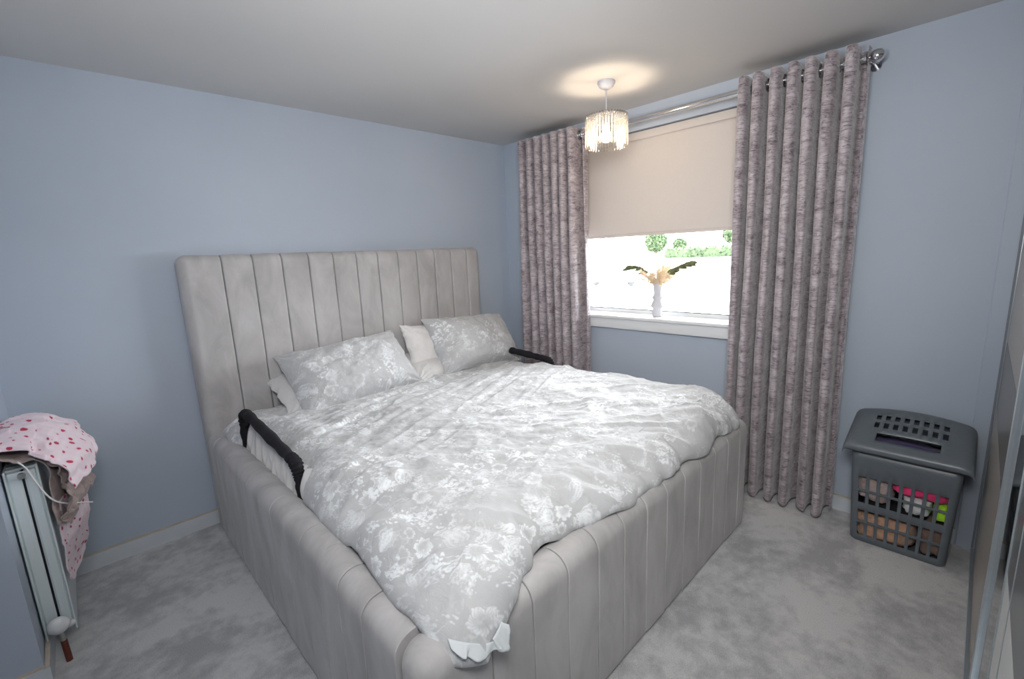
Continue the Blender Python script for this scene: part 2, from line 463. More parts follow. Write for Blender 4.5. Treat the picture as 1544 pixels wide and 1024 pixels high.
# ------------------------------------------------------------------ flower print (a repeating tile, sampled onto the cloth)
TN, TS = 1024, 0.86            # samples, metres
def make_tile():
    rng = np.random.default_rng(11)
    T = np.zeros((TN, TN)); D = np.zeros((TN, TN))
    def win_(cx, cy, R):
        k = int(R / TS * TN) + 2; ci, cj = int(cx / TS * TN), int(cy / TS * TN)
        I = (np.arange(-k, k + 1) + ci); J = (np.arange(-k, k + 1) + cj)
        X, Y = np.meshgrid(I * TS / TN - cx, J * TS / TN - cy, indexing='ij')
        return np.ix_(I % TN, J % TN), X, Y
    def stamp(A, cx, cy, R, fn):
        ix, X, Y = win_(cx, cy, R); A[ix] = np.maximum(A[ix], np.clip(fn(X, Y), 0, 1))
    def flower(cx, cy, R, rot, n, op):
        def fn(X, Y):
            r = np.hypot(X, Y) / R; a = np.arctan2(Y, X) + rot
            edge = 0.62 + 0.34 * np.abs(np.cos(a * n / 2)) ** 0.6 + 0.05 * np.sin(a * 13 + rot)
            body = sstep(1.0, 0.86, r / edge)
            tone = 0.42 + 0.58 * sstep(0.25, 0.95, r / edge) * (0.55 + 0.45 * np.sin(a * n * 4 + 3 * np.sin(r * 9)))
            seam = 1 - 0.7 * sstep(0.16, 0.0, np.abs(np.cos(a * n / 2)))
            return op * body * tone * seam * (1 - 0.5 * np.exp(-(r / 0.22) ** 2))
        def fd(X, Y):
            r = np.hypot(X, Y) / R; return 0.55 * np.exp(-((r - 0.35) / 0.22) ** 2)
        stamp(T, cx, cy, R * 1.1, fn); stamp(D, cx, cy, R, fd)
    def stroke(pts, w, op, A=None):
        A = T if A is None else A
        for (x, y), ww in zip(pts, w):
            stamp(A, x % TS, y % TS, ww * 2, lambda X, Y: op * sstep(ww * 1.4, ww * 0.6, np.hypot(X, Y)))
    def leaf(cx, cy, L, rot, op, solid):
        c, s = math.cos(rot), math.sin(rot)
        def fn(X, Y):
            u = (X * c + Y * s) / L; v = (-X * s + Y * c) / L
            half = 0.20 * np.sin(np.clip(u, 0, 1) * PI) ** 0.8
            inside = (u > 0) & (u < 1)
            e = np.abs(v) / np.maximum(half, 1e-4)
            body = sstep(1.05, 0.9, e) * inside
            rim = sstep(0.6, 0.95, e)
            vein = sstep(0.10, 0.0, np.abs(v) * 9) + 0.5 * (np.sin(u * 46 - np.abs(v) * 60) > 0.55)
            return op * body * (solid + (1 - solid) * np.maximum(rim, vein))
        stamp(T, cx % TS, cy % TS, L * 1.05, fn)
    def stem(x, y, a, L, bend, op, w=0.0016):
        P = []; n = int(L / 0.003)
        for k in range(n):
            P.append((x, y)); x += 0.003 * math.cos(a); y += 0.003 * math.sin(a); a += bend * 0.003
        stroke(P, [w] * n, op); return P, a
    def spray(cx, cy, rot, op):
        for k in range(rng.integers(5, 9)):
            a = rot + rng.normal(0, 0.42); L = rng.uniform(0.05, 0.12)
            P, _ = stem(cx, cy, a, L, rng.normal(0, 5), op * 0.75)
            x, y = P[-1]
            for q in range(rng.integers(5, 11)):
                stroke([(x + rng.normal(0, 0.010), y + rng.normal(0, 0.010))], [rng.uniform(0.0025, 0.006)], op)
    def frond(cx, cy, rot, op):
        P, _ = stem(cx, cy, rot, 0.15, rng.normal(0, 4), op * 0.7)
        for k in range(5, len(P), 5):
            a = math.atan2(P[k][1] - P[k-1][1], P[k][0] - P[k-1][0])
            for sgn in (-1, 1): leaf(P[k][0], P[k][1], 0.03 * (1.15 - k / len(P)), a + sgn * 0.75, op, 0.55)
    # clusters, so plain ground stays open between them
    C = []
    while len(C) < 17:
        p = rng.uniform(0, TS, 2)
        if all(np.hypot(*((p - q + TS / 2) % TS - TS / 2)) > 0.145 for q in C): C.append(p)
    for c in C:
        base = rng.uniform(0, 2 * PI)
        for k in range(rng.integers(5, 8)):
            a = base + k * 2.4 + rng.normal(0, .3); q = c + 0.045 * np.array([math.cos(a), math.sin(a)])
            kind = rng.integers(0, 3)
            if kind == 0: frond(q[0], q[1], a, rng.uniform(0.55, 0.9))
            elif kind == 1: spray(q[0], q[1], a, rng.uniform(0.6, 1.0))
            else:
                for d in (-.35, 0, .35): leaf(q[0], q[1], rng.uniform(0.06, 0.10), a + d, rng.uniform(0.6, 0.95), 0.25)
        flower(c[0], c[1], rng.uniform(0.034, 0.05), base, rng.integers(4, 7), 1.0)
        for k in range(rng.integers(2, 4)):
            a = base + rng.uniform(0, 6.3); q = (c + rng.uniform(0.06, 0.085) * np.array([math.cos(a), math.sin(a)])) % TS
            flower(q[0], q[1], rng.uniform(0.018, 0.032), a, rng.integers(4, 7), rng.uniform(0.8, 1))
        for k in range(9):
            q = (c + rng.normal(0, 0.075, 2)) % TS
            stamp(T, q[0], q[1], 0.012, lambda X, Y, r=rng.uniform(0.002, 0.005): 0.7 * sstep(r * 1.3, r * 0.7, np.hypot(X, Y)))
        for k in range(5):
            q = (c + rng.normal(0, 0.06, 2)) % TS
            stamp(D, q[0], q[1], 0.05, lambda X, Y, r=rng.uniform(0.012, 0.026): 0.4 * np.exp(-(np.hypot(X, Y) / r) ** 2))
    R = T - 0.55 * D * (1 - np.clip(T, 0, 1))
    # soften a little
    for _ in range(2):
        R = (R * 2 + np.roll(R, 1, 0) + np.roll(R, -1, 0) + np.roll(R, 1, 1) + np.roll(R, -1, 1)) / 6
    return R
TILE = make_tile()
def sample_print(u, v):
    # the print is loose and brushy: shift and fade it irregularly
    fade = 0.80 + 0.35 * fbm(u * 5, v * 5, 0, 3, 2)
    blot = 0.20 * fbm(u * 16, v * 16, 0, 63, 3)
    u = u + 0.007 * fbm(u * 30, v * 30, 0, 61, 2); v = v + 0.007 * fbm(u * 30, v * 30, 5.5, 62, 2)
    i = np.floor(u / TS * TN).astype(int) % TN; j = np.floor(v / TS * TN).astype(int) % TN
    return TILE[i, j] * fade + blot

# ------------------------------------------------------------------ bed
BX0, BX1, BYF = -2.472, -0.442, -2.235
bed = thing('upholstered_bed', (-1.457, -1.1, 0.0), 'grey velvet upholstered bed frame with tall vertical channelled headboard', 'bed')
def roundpath(p0, p1, top, bot, r, inner_bot, n=10):
    """outer face at p0 from bot up, rolled over the top (radius r) to p1 and down to inner_bot. p,z pairs."""
    s = 1 if p1 > p0 else -1
    P = [(p0, z) for z in np.linspace(bot, top - r, 26)]
    P += [(p0 + s * (r - r * math.cos(a)), top - r + r * math.sin(a)) for a in np.linspace(0, PI/2, n)[1:]]
    P += [(q, top) for q in np.linspace(p0 + s * r, p1 - s * r, 4)[1:]]
    P += [(p1 - s * (r - r * math.sin(a)), top - r + r * math.cos(a)) for a in np.linspace(0, PI/2, n)[1:]]
    P += [(p1, z) for z in np.linspace(top - r, inner_bot, 6)[1:]]
    return np.array(P)
def channel(name, a0, a1, path, mp, parent, drop=0.006, r0=0.0, r1=0.0, seed=0, mat=None, puff=0.0015, es=0.0025):
    n = len(path)
    t = np.gradient(path, axis=0); t /= np.linalg.norm(t, axis=1)[:, None]
    nrm = np.stack([-t[:, 1], t[:, 0]], 1)
    mid = path.mean(0)
    if ((path[:26] - mid) * nrm[:26]).sum() < 0: nrm = -nrm
    g = 0.0015 * (1 if a1 > a0 else -1)
    if not r0: a0 += g
    if not r1: a1 -= g
    w = a1 - a0; sg = abs(w)
    base = [0, .01, .02, .035, .06, .1, .2, .35, .5, .65, .8, .9, .94, .965, .98, .99, 1]
    us = set(base)
    if r0: us |= {x * r0 / sg for x in (0, .05, .15, .3, .45, .65, .85, 1)}
    if r1: us |= {1 - x * r1 / sg for x in (0, .05, .15, .3, .45, .65, .85, 1)}
    us = np.array(sorted(us)); V = []
    for u in us:
        d = 0.0
        e0, e1 = u * sg, (1 - u) * sg
        if r0 and e0 < r0: d += r0 - math.sqrt(max(0, r0**2 - (r0 - e0)**2))
        if r1 and e1 < r1: d += r1 - math.sqrt(max(0, r1**2 - (r1 - e1)**2))
        if not r0: d += drop * math.exp(-e0 / es) + puff * (1 - u) ** 4
        if not r1: d += drop * math.exp(-e1 / es) + puff * u ** 4
        a = a0 + w * u
        wob = 0.0025 * fbm(a * 9, path[:, 1] * 5 + path[:, 0] * 3, seed * 1.7, seed, 3)
        P = path - nrm * (d + wob)[:, None]
        V.append(np.array([mp(a, p, q) for p, q in P]))
    V = np.concatenate(V); nu = len(us)
    F = [tuple(x) for x in grid_faces(n, nu).tolist()]
    F.append(tuple(range(n))); F.append(tuple((nu - 1) * n + k for k in range(n - 1, -1, -1)))
    o = new(name, V, F, mat or M['velvet'], parent)
    import bmesh
    bm = bmesh.new(); bm.from_mesh(o.data); bmesh.ops.recalc_face_normals(bm, faces=bm.faces); bm.to_mesh(o.data); bm.free()
    o.data.polygons.foreach_set('use_smooth', np.array([len(p.vertices) == 4 for p in o.data.polygons]))
    return o
# headboard: thirteen upright channels
hp = roundpath(-0.132, -0.022, 1.545, 0.02, 0.045, 0.05)
seams = [BX0] + [-2.272 + 0.1537 * k for k in range(12)] + [BX1]
for k in range(13):
    channel('headboard_panel', seams[k], seams[k+1], hp, lambda a, p, q: (a, p, q), bed,
            r0=0.05 if k == 0 else 0, r1=0.05 if k == 12 else 0, seed=k + 1)
# side rails
ys = [-2.115] + [-1.937 + 0.153 * k for k in range(12)]
ys = [y for y in ys if y < -0.2] + [-0.13]
for side, (xo, xi) in (('l', (BX0, BX0 + 0.12)), ('r', (BX1, BX1 - 0.12))):
    rp = roundpath(xo, xi, 0.585, 0.015, 0.055, 0.2)
    for k in range(len(ys) - 1):
        channel('side_rail_panel', ys[k], ys[k+1], rp, lambda a, p, q: (p, a, q), bed, drop=0.002, seed=20 + k, puff=0.0008, es=0.0012)
# footboard
fp = roundpath(BYF, BYF + 0.13, 0.585, 0.015, 0.06, 0.2)
xs = [BX0 - 0.004] + [-2.267 + 0.1535 * k for k in range(12)] + [BX1 + 0.004]
for k in range(13):
    channel('footboard_panel', xs[k], xs[k+1], fp, lambda a, p, q: (a, p, q), bed, drop=0.003, puff=0.0010, es=0.0012,
            r0=0.062 if k == 0 else 0, r1=0.062 if k == 12 else 0, seed=50 + k)
MB().box(BX0 + 0.115, BX1 - 0.115, -2.11, -0.125, 0.10, 0.25).build('slat_base', M['dark'], bed, smooth=False)

# mattress
mat_ = thing('mattress', (-1.457, -1.12, 0.252), 'pale mattress with gathered fitted sheet showing inside the black rail', 'mattress')
MB().box(BX0 + 0.135, BX1 - 0.135, -2.09, -0.145, 0.252, 0.575, 0.05).build('mattress_body', M['sheet'], mat_)
def fitted_sheet():
    nu, nv = 240, 22
    y = np.linspace(-1.30, -0.30, nu); s = np.linspace(0, 1, nv)
    Y, S = np.meshgrid(y, s)
    fold = np.sin(Y * 78 + 2.2 * noise(Y * 6, S * 1.5, 0, 3)) * 0.5 + 0.5 * np.sin(Y * 131 + 1.3 + 3 * noise(Y * 5, S, 0, 8))
    Z = 0.53 + S * 0.155 * (1 - 0.1 * noise(Y * 4, 0, 0, 5))
    X = -2.358 + 0.016 * fold * (1.1 - 0.4 * S) + 0.03 * S ** 3
    new('fitted_sheet', np.stack([X, Y, Z], -1).reshape(-1, 3), grid_faces(nu, nv), M['sheet'], mat_)
fitted_sheet()

# ------------------------------------------------------------------ duvet
FOOT = np.array([(-2.50, -2.17), (-2.42, -2.185), (-2.37, -2.235), (-2.31, -2.285), (-2.27, -2.268), (-2.17, -2.235), (-2.06, -2.19), (-1.97, -2.158), (-1.90, -2.148),
                 (-1.75, -2.188), (-1.62, -2.205), (-1.50, -2.198), (-1.33, -2.210), (-1.20, -2.218), (-1.07, -2.215), (-0.92, -2.226), (-0.79, -2.222), (-0.64, -2.240), (-0.54, -2.236), (-0.46, -2.20)])
LEFT = np.array([(-0.10, -2.405), (-0.36, -2.412), (-0.44, -2.37), (-0.49, -2.318), (-1.15, -2.318), (-1.27, -2.37), (-1.5, -2.381), (-1.7, -2.380), (-1.89, -2.402), (-2.04, -2.412), (-2.3, -2.412)])
def duvet_surface(nu=620, nv=680):
    tu = np.linspace(0, 1, nu); tv = np.linspace(0, 1, nv)
    ease = lambda t: 0.62 * t + 0.38 * (1 - np.cos(PI * t)) / 2
    Uu, Vv = np.meshgrid(ease(tu), ease(tv))
    x0 = -2.40 + Uu * (2.40 - 0.455); y0 = -0.16 - Vv * 2.06
    yf = np.interp(x0, FOOT[:, 0], FOOT[:, 1]) + (0.013 * noise(x0 * 9, 0, 0, 71) + 0.006 * noise(x0 * 23, 0, 0, 74)) * sstep(-2.25, -2.1, x0)
    y = -0.16 + Vv * (yf + 0.16)
    xl = np.interp(-y, -LEFT[:, 0], LEFT[:, 1]) + 0.005 * noise(y * 11, 3, 0, 72)
    xr = -0.452 + 0.008 * noise(y * 7, 9, 0, 73) - 0.05 * sstep(-2.05, -2.24, y)
    x = xl + Uu * (xr - xl)
    # distances to the hems, in metres along the cloth
    dl = np.maximum(x - xl, 0); dr = np.maximum(xr - x, 0); df = np.maximum(y - yf, 0); dh = np.maximum(-0.16 - y, 0)
    f = lambda d, D: np.sqrt(np.clip(1 - (1 - np.clip(d / D, 0, 1)) ** 2, 0, 1))
    Dl = 0.13 + 0.13 * sstep(-1.2, -1.7, y)
    Df = 0.20 + 0.05 * noise(x * 5, 1, 0, 77)
    h = f(dl, Dl) * f(dr, 0.13) * f(df, Df) * f(dh, 0.1)
    top = 0.682 + 0.030 * sstep(-0.55, -0.95, y) - 0.004 * sstep(-1.8, -1.2, x)
    top = top + 0.020 * np.exp(-((x + 0.75) / 0.35) ** 2) * sstep(-0.8, -1.2, y)
    top = top + 0.012 * fbm(x * 2.3 + 4, y * 2.0, 0, 31, 3)
    # pulled creases running across the bed, and gathers at the foot and left hems
    a = 0.38; xr_ = x * math.cos(a) + y * math.sin(a); yr_ = -x * math.sin(a) + y * math.cos(a)
    cre = 1 - np.abs(fbm(xr_ * 1.3, yr_ * 7.5, 0, 33, 3)) * 2.0
    top = top + 0.012 * np.clip(cre, -0.5, 1) * (0.40 + 0.60 * sstep(-1.5, -0.9, y))
    b_ = -0.75; xq = x * math.cos(b_) + y * math.sin(b_); yq = -x * math.sin(b_) + y * math.cos(b_)
    cr2 = 1 - np.abs(fbm(xq * 1.6 + 7, yq * 6.0, 0, 37, 3)) * 2.2
    top = top + 0.008 * np.clip(cr2, -0.4, 1) * sstep(-1.0, -1.8, y)
    top = top + 0.005 * fbm(x * 12, y * 12, 0, 35, 3)
    edge = 0.588 - 0.045 * sstep(-2.18, -2.30, x) * sstep(-2.1, -2.25, y)
    edge = edge - 0.012 * sstep(-2.05, -2.4, x) * sstep(-1.9, -1.2, y)
    z = edge + (top - edge) * h
    gf = np.exp(-((df - 0.08) / 0.09) ** 2); gl = np.exp(-((dl - 0.07) / 0.08) ** 2) * sstep(-1.35, -1.6, y)
    z = z + gf * (0.026 * fbm(x * 9 + 0.8 * y * 9, df * 3, 0, 41, 2))
    z = z + gl * (0.030 * fbm(y * 11 + x * 6, dl * 4, 0, 43, 2))
    bulge = gf * 0.022 * fbm(x * 10, 5, 0, 45, 2); y = y - bulge * (h < 0.995)
    # keep above the frame's top
    U2 = x - 0.10 * (1 - h) * (dl < Dl) ; V2 = y - 0.10 * (1 - h) * (df < 0.25)
    return x, y, z, U2, V2
def make_duvet():
    nu, nv = 620, 680
    x, y, z, U2, V2 = duvet_surface(nu, nv)
    V = np.stack([x, y, z], -1).reshape(-1, 3); UV = np.stack([U2, V2], -1).reshape(-1, 2)
    F = [grid_faces(nu, nv)]
    # rolled-under hem
    ring = np.concatenate([np.arange(nu), (np.arange(1, nv) * nu + nu - 1), ((nv - 1) * nu + np.arange(nu - 2, -1, -1)), (np.arange(nv - 2, 0, -1) * nu)])
    c = np.array([-1.43, -1.2]); n = len(ring); base = V[ring]
    prev = ring; allV = [V]; allU = [UV]; cnt = len(V)
    for ins, dz in ((0.012, -0.012), (0.05, -0.014)):
        d = c - base[:, :2]
        lim = np.stack([np.clip(d[:, 0], -ins, ins), np.clip(d[:, 1], -ins, ins)], 1)
        nb = base.copy(); nb[:, :2] += lim; nb[:, 2] += dz
        ids = np.arange(cnt, cnt + n); cnt += n
        F.append(np.stack([prev, np.roll(prev, -1), np.roll(ids, -1), ids], 1)[:, ::-1])
        allV.append(nb); allU.append(UV[ring]); prev = ids
    V = np.concatenate(allV); UV = np.concatenate(allU); F = np.concatenate(F)
    P = sample_print(UV[:, 0] + 5, UV[:, 1] + 5)
    dv = new('duvet', V, F, M['print'], None, attr=P)
    props(dv, 'puffy light grey duvet with white floral print spread over the bed', 'duvet')
    return dv
duvet = make_duvet()
def hem(A, B, nu, ruffle, seed):
    """thin turned-out edge of the cover between two lines"""
    A = spline(A, nu); B = spline(B, nu); nv = 9; V = []
    q = np.linspace(0, 1, nu)
    for k in range(nv):
        t = k / (nv - 1); P = A + (B - A) * t
        P[:, 1] -= ruffle * t * noise(q * 7, 0, 0, seed); P[:, 2] += 0.5 * ruffle * t * noise(q * 9, 3, 0, seed)
        V.append(P)
    o = new('turned_hem', np.concatenate(V), grid_faces(nu, nv), M['lining'], duvet)
    md = o.modifiers.new('thick', 'SOLIDIFY'); md.thickness = 0.002
hem([(-2.385, -2.215, 0.598), (-2.355, -2.248, 0.588), (-2.315, -2.270, 0.572), (-2.285, -2.276, 0.566)],
    [(-2.390, -2.232, 0.590), (-2.372, -2.262, 0.566), (-2.338, -2.280, 0.548), (-2.285, -2.286, 0.546)], 40, 0.010, 5)
hem([(-2.300, -2.276, 0.578), (-2.280, -2.272, 0.585), (-2.262, -2.266, 0.592)],
    [(-2.292, -2.292, 0.546), (-2.262, -2.294, 0.538), (-2.246, -2.278, 0.580)], 24, 0.008, 9)

# ------------------------------------------------------------------ pillows
def pillow(name, centre, w, h, t, xdir, updir, mat, label, seed, cat='pillow', group=None, sag=0.0, printed=True, pinch=0.12):
    X = Vector(xdir).normalized(); Uv = Vector(updir); Uv = (Uv - X * Uv.dot(X)).normalized(); N = X.cross(Uv).normalized()
    nu, nv = 150, 110
    a = np.linspace(-1, 1, nu); b = np.linspace(-1, 1, nv)
    a = np.sin(a * PI / 2) * 0.5 + a * 0.5; b = np.sin(b * PI / 2) * 0.5 + b * 0.5
    A, B = np.meshgrid(a, b)
    px = A * w / 2 * (1 - pinch * 0.55 * (1 - np.abs(B) ** 2.2) * np.abs(A) ** 3)
    py = B * h / 2 * (1 - pinch * (1 - np.abs(A) ** 2.2) * np.abs(B) ** 3)
    th = t / 2 * np.clip(1 - np.abs(A) ** 3.0, 0, 1) ** 0.62 * np.clip(1 - np.abs(B) ** 2.6, 0, 1) ** 0.62
    wr = fbm(A * 2.4 + seed, B * 1.9, 0, seed, 3); fine = fbm(A * 7, B * 5 + seed, 0, seed + 3, 3)
    rim = np.clip(1 - th / (t / 2), 0, 1)
    cor = np.abs(A * B) ** 2
    py = py + 0.006 * wr * rim - sag * (1 - A ** 2) * (B > 0) * B * h
    px = px + 0.008 * fine * rim
    Vs = []; UVs = []
    for s in (1, -1):
        th_s = th * (1 + 0.09 * wr) + 0.004 * fine * (th > 0.004)
        # pinch creases radiating from the corners
        ang = np.arctan2(1.02 - np.abs(B), 1.02 - np.abs(A))
        th_s = th_s + 0.006 * np.sin(ang * 15 + seed) * np.exp(-np.hypot(1 - np.abs(A), 1 - np.abs(B)) / 0.35) * (th > 0.003)
        P = (np.asarray(centre)[None, None] + px[..., None] * np.array(X) + py[..., None] * np.array(Uv)
             + (s * th_s)[..., None] * np.array(N))
        Vs.append(P.reshape(-1, 3)); UVs.append(np.stack([px + s * 0.37 + seed * 0.31, py + seed * 0.17], -1).reshape(-1, 2))
    F1 = grid_faces(nu, nv); F2 = grid_faces(nu, nv)[:, ::-1] + nu * nv
    ring = np.concatenate([np.arange(nu), np.arange(1, nv) * nu + nu - 1, (nv - 1) * nu + np.arange(nu - 2, -1, -1), np.arange(nv - 2, 0, -1) * nu])
    r2 = ring + nu * nv
    F3 = np.stack([np.roll(ring, -1), ring, r2, np.roll(r2, -1)], 1)
    V = np.concatenate(Vs); UV = np.concatenate(UVs)
    o = new(name, V, np.concatenate([F1, F2, F3]), mat, None, attr=sample_print(UV[:, 0] + 7, UV[:, 1] + 7) if printed else None)
    return props(o, label, cat, group)
pillow('pillow', (-1.705, -0.350, 0.812), 0.78, 0.46, 0.30, (1, 0.02, 0.06), (0.10, 0.70, 0.70), M['print'],
       'grey floral pillow nearest the radiator, slumped back over a plain pillow', 21)
pillow('pillow', (-1.76, -0.265, 0.745), 0.78, 0.44, 0.15, (1, 0.02, 0.03), (0.0, 0.93, 0.36), M['sheet'],
       'plain silver pillow poking out beneath the floral pillow nearest the radiator', 22, printed=False)
pillow('pillow', (-0.735, -0.350, 0.838), 0.76, 0.46, 0.29, (1, 0.0, -0.06), (0.05, 0.60, 0.80), M['print'],
       'grey floral pillow nearest the window, propped upright', 23)
pillow('pillow', (-0.95, -0.250, 0.815), 0.66, 0.40, 0.16, (1, 0.05, -0.08), (0.08, 0.42, 0.90), M['sheet_white'],
       'plain white pillow upright behind the floral pillow nearest the window', 24, printed=False)
pillow('pillow', (-0.99, -0.28, 0.735), 0.70, 0.40, 0.13, (1, 0.03, 0.0), (0.0, 0.97, 0.25), M['sheet'],
       'plain grey pillow lying flat under the upright white pillow', 25, printed=False)
# ------------------------------------------------------------------ black bed guards
def guard(x, y0, y1, z0, z1, label):
    t = thing('bed_guard', (x, (y0 + y1) / 2, 0.30), label, 'bed rail', 'black padded bed guards')
    P = [(x, y0 + 0.02, 0.30), (x, y0 + 0.012, z0 - 0.10), (x, y0, z0 - 0.03), (x, y0 - 0.035, z0), (x, y0 - 0.12, z0 + 0.004),
         (x, y1 + 0.12, z1 + 0.008), (x, y1 + 0.035, z1), (x, y1, z1 - 0.035), (x, y1 - 0.012, z1 - 0.10), (x, y1 - 0.02, 0.30)]
    S = spline(P, 130)
    r = 0.024 + 0.0022 * np.sin(np.arange(130) * 1.45) + 0.0025 * noise(np.arange(130) * 0.31, 0, 0, 4)
    MB().tube(S, list(r), 14).build('padded_bar', M['black_cloth'], t)
    MB().box(x - 0.012, x + 0.012, y1 - 0.02, y0 + 0.02, 0.28, 0.304, 0.004).build('base_bar', M['black_cloth'], t)
guard(-2.350, -0.45, -1.19, 0.745, 0.700, 'black padded bed guard on the side facing the radiator')
guard(-0.515, -0.42, -0.93, 0.745, 0.725, 'black padded bed guard on the side facing the window')

# ------------------------------------------------------------------ curtains
def curtain(y0, y1, waves, seed, label, lean):
    """eyelet curtain hanging from z=2.335, folds sweeping through the pole"""
    cx = -0.105
    ax = -0.122
    t = thing('curtain', (cx, (y0 + y1) / 2, 0.015), label, 'curtain', 'crushed velvet curtains')
    nu, nv = 46 * waves // 2, 150
    s = np.linspace(0, 1, nu); zz = np.linspace(0, 1, nv)
    S, Zt = np.meshgrid(s, zz)
    z = 2.338 - Zt * (2.338 - 0.018)
    ph = S * waves * PI                                  # one half wave per eyelet
    drift = 0.30 * noise(S * 4.0, Zt * 1.2, 0, seed) * sstep(0.03, 0.6, Zt) + 0.10 * noise(S * 9, Zt * 3, 0, seed + 1) * sstep(0, .4, Zt)
    amp = 0.080 + 0.016 * noise(S * 6, Zt * 1.6, 0, seed + 2) * sstep(0.02, 0.3, Zt)
    wv = np.sin(ph + drift * 2.2)
    wv = np.sign(wv) * np.abs(wv) ** 0.85
    x = ax - amp * wv
    S = S + 0.016 * np.sin(2 * PI * S) * noise(S * 3.3, Zt * 0.7, 0, seed + 9) + 0.012 * np.sin(PI * S) * noise(S * 7, 0, 0, seed + 12)
    y = y0 + (y1 - y0) * (S - 0.0175 * np.sin(2 * ph) * 14 / waves + 0.010 * noise(S * 5, Zt * 1.7, 0, seed + 4) * sstep(0.05, 0.5, Zt)) + lean * Zt ** 1.4 * (S - 0.35)
    x = x + 0.0022 * fbm(S * 60, Zt * 40, 0, seed + 6, 3)
    z = z - 0.010 * sstep(0.9, 1, Zt) * noise(S * 12, 0, 0, seed + 8) * 0.8
    z = np.maximum(z, 0.010)
    L = abs(y1 - y0) * 2.1
    o = new('fabric', np.stack([x, y, z], -1).reshape(-1, 3), grid_faces(nu, nv), M['crushed'], t)
    md = o.modifiers.new('thick', 'SOLIDIFY'); md.thickness = 0.004
    for k in range(waves + 1):
        ye = y0 + (y1 - y0) * k / waves
        if k == 0: ye += 0.004 * np.sign(y1 - y0)
        if k == waves: ye -= 0.004 * np.sign(y1 - y0)
        MB().torus((cx, ye, 2.290), 0.027, 0.0055, 'y', 18, 6).build('eyelet', M['chrome'], t)
curtain(-0.365, -0.935, 14, 3, 'crushed velvet curtain at the headboard end of the window, browner in the lamp light', -0.03)
curtain(-2.005, -2.545, 14, 61, 'crushed velvet curtain beside the laundry basket, silver mauve folds to the carpet', -0.02)
pole = thing('curtain_pole', (-0.105, -1.43, 2.29), 'chrome curtain pole with ball ends above the window', 'curtain pole')
MB().tube([(-0.105, -0.34, 2.290), (-0.105, -2.545, 2.290)], 0.0175, 20).build('pole', M['chrome'], pole)
for ye, sgn in ((-0.312, 1), (-2.572, -1)):
    prof = [(0.001, -0.030), (0.014, -0.026), (0.025, -0.016), (0.029, 0), (0.025, 0.016), (0.014, 0.026), (0.001, 0.030)]
    MB().lathe(prof, (-0.105, ye, 2.290), 18, 'y').lathe([(0.017, -0.012), (0.017, 0.012)], (-0.105, ye - sgn * 0.026, 2.29), 16, 'y').build('ball_finial', M['chrome'], pole)
for ye in (-0.352, -2.556):
    MB().tube([(-0.105, ye, 2.272), (-0.06, ye, 2.272), (-0.004, ye, 2.272)], 0.007, 10).lathe([(0.022, -0.004), (0.022, 0.004)], (-0.004, ye, 2.272), 18, 'x').build('wall_bracket', M['chrome'], pole)

# ------------------------------------------------------------------ roller blind
bl = thing('roller_blind', (0.035, -1.42, 1.575), 'cream roller blind pulled halfway down the window', 'blind')
def blind_sheet():
    nu, nv = 60, 40
    y = np.linspace(-2.09, -0.65, nu); z = np.linspace(1.575, 2.20, nv)
    Y, Z = np.meshgrid(y, z)
    X = 0.035 + 0.0025 * noise(Y * 5, Z * 1.2, 0, 5) * sstep(2.19, 1.8, Z) + 0.001 * np.sin(Y * 40) * sstep(1.9, 1.6, Z)
    o = new('blind_fabric', np.stack([X, Y, Z], -1).reshape(-1, 3), grid_faces(nu, nv), M['blind'], bl)
    md = o.modifiers.new('thick', 'SOLIDIFY'); md.thickness = 0.002
blind_sheet()
MB().box(0.018, 0.075, -2.09, -0.65, 2.200, 2.250, 0.006).build('fascia', M['blind'], bl)
MB().tube([(0.055, -0.65, 2.19), (0.055, -2.09, 2.19)], 0.014, 16).build('roller', M['blind'], bl)
MB().box(0.030, 0.040, -2.09, -0.65, 1.565, 1.580, 0.003).build('bottom_bar', M['blind'], bl)
for ye in (-0.646, -2.094): MB().box(0.03, 0.08, ye - 0.003, ye + 0.003, 2.17, 2.254, 0.002).build('end_bracket', M['upvc'], bl)

# ------------------------------------------------------------------ pendant lamp
LX, LY = -0.562, -1.431
lamp = thing('pendant_lamp', (LX, LY, 2.05), 'round pendant lamp with hanging clear glass rods and lit bulb', 'lamp')
MB().lathe([(0.004, 2.357), (0.018, 2.358), (0.040, 2.372), (0.048, 2.388), (0.048, 2.4)], (LX, LY, 0), 28).build('ceiling_rose', M['ceramic'], lamp)
MB().tube([(LX, LY, 2.36), (LX, LY, 2.30), (LX, LY, 2.215)], 0.0032, 8).build('flex', M['ceramic'], lamp)
MB().lathe([(0.016, 2.160), (0.018, 2.165), (0.018, 2.215), (0.010, 2.225)], (LX, LY, 0), 18).build('bulb_holder', M['ceramic'], lamp)
fr = MB().torus((LX, LY, 2.218), 0.112, 0.004, 'z', 48, 8).torus((LX, LY, 2.212), 0.102, 0.003, 'z', 48, 8)
for k in range(3):
    a = k * 2 * PI / 3 + 0.4
    fr.tube([(LX + 0.016 * math.cos(a), LY + 0.016 * math.sin(a), 2.216), (LX + 0.110 * math.cos(a), LY + 0.110 * math.sin(a), 2.217)], 0.0025, 6)
fr.build('shade_ring', M['chrome'], lamp)
NR = 44
rod0 = None
for k in range(NR):
    a = 2 * PI * k / NR
    if rod0 is None:
        rod0 = MB().lathe([(0.0005, 2.052), (0.0052, 2.056), (0.0062, 2.064), (0.0062, 2.216), (0.004, 2.223), (0.0005, 2.224)], (LX + 0.114, LY, 0), 8).build('glass_rod', M['crystal'], lamp)
        o = rod0
    else:
        o = rod0.copy(); COL.objects.link(o)
    o.location = (0.114 * math.cos(a), 0.114 * math.sin(a), rod0.location.z)
    o.rotation_euler = (0, 0, a)
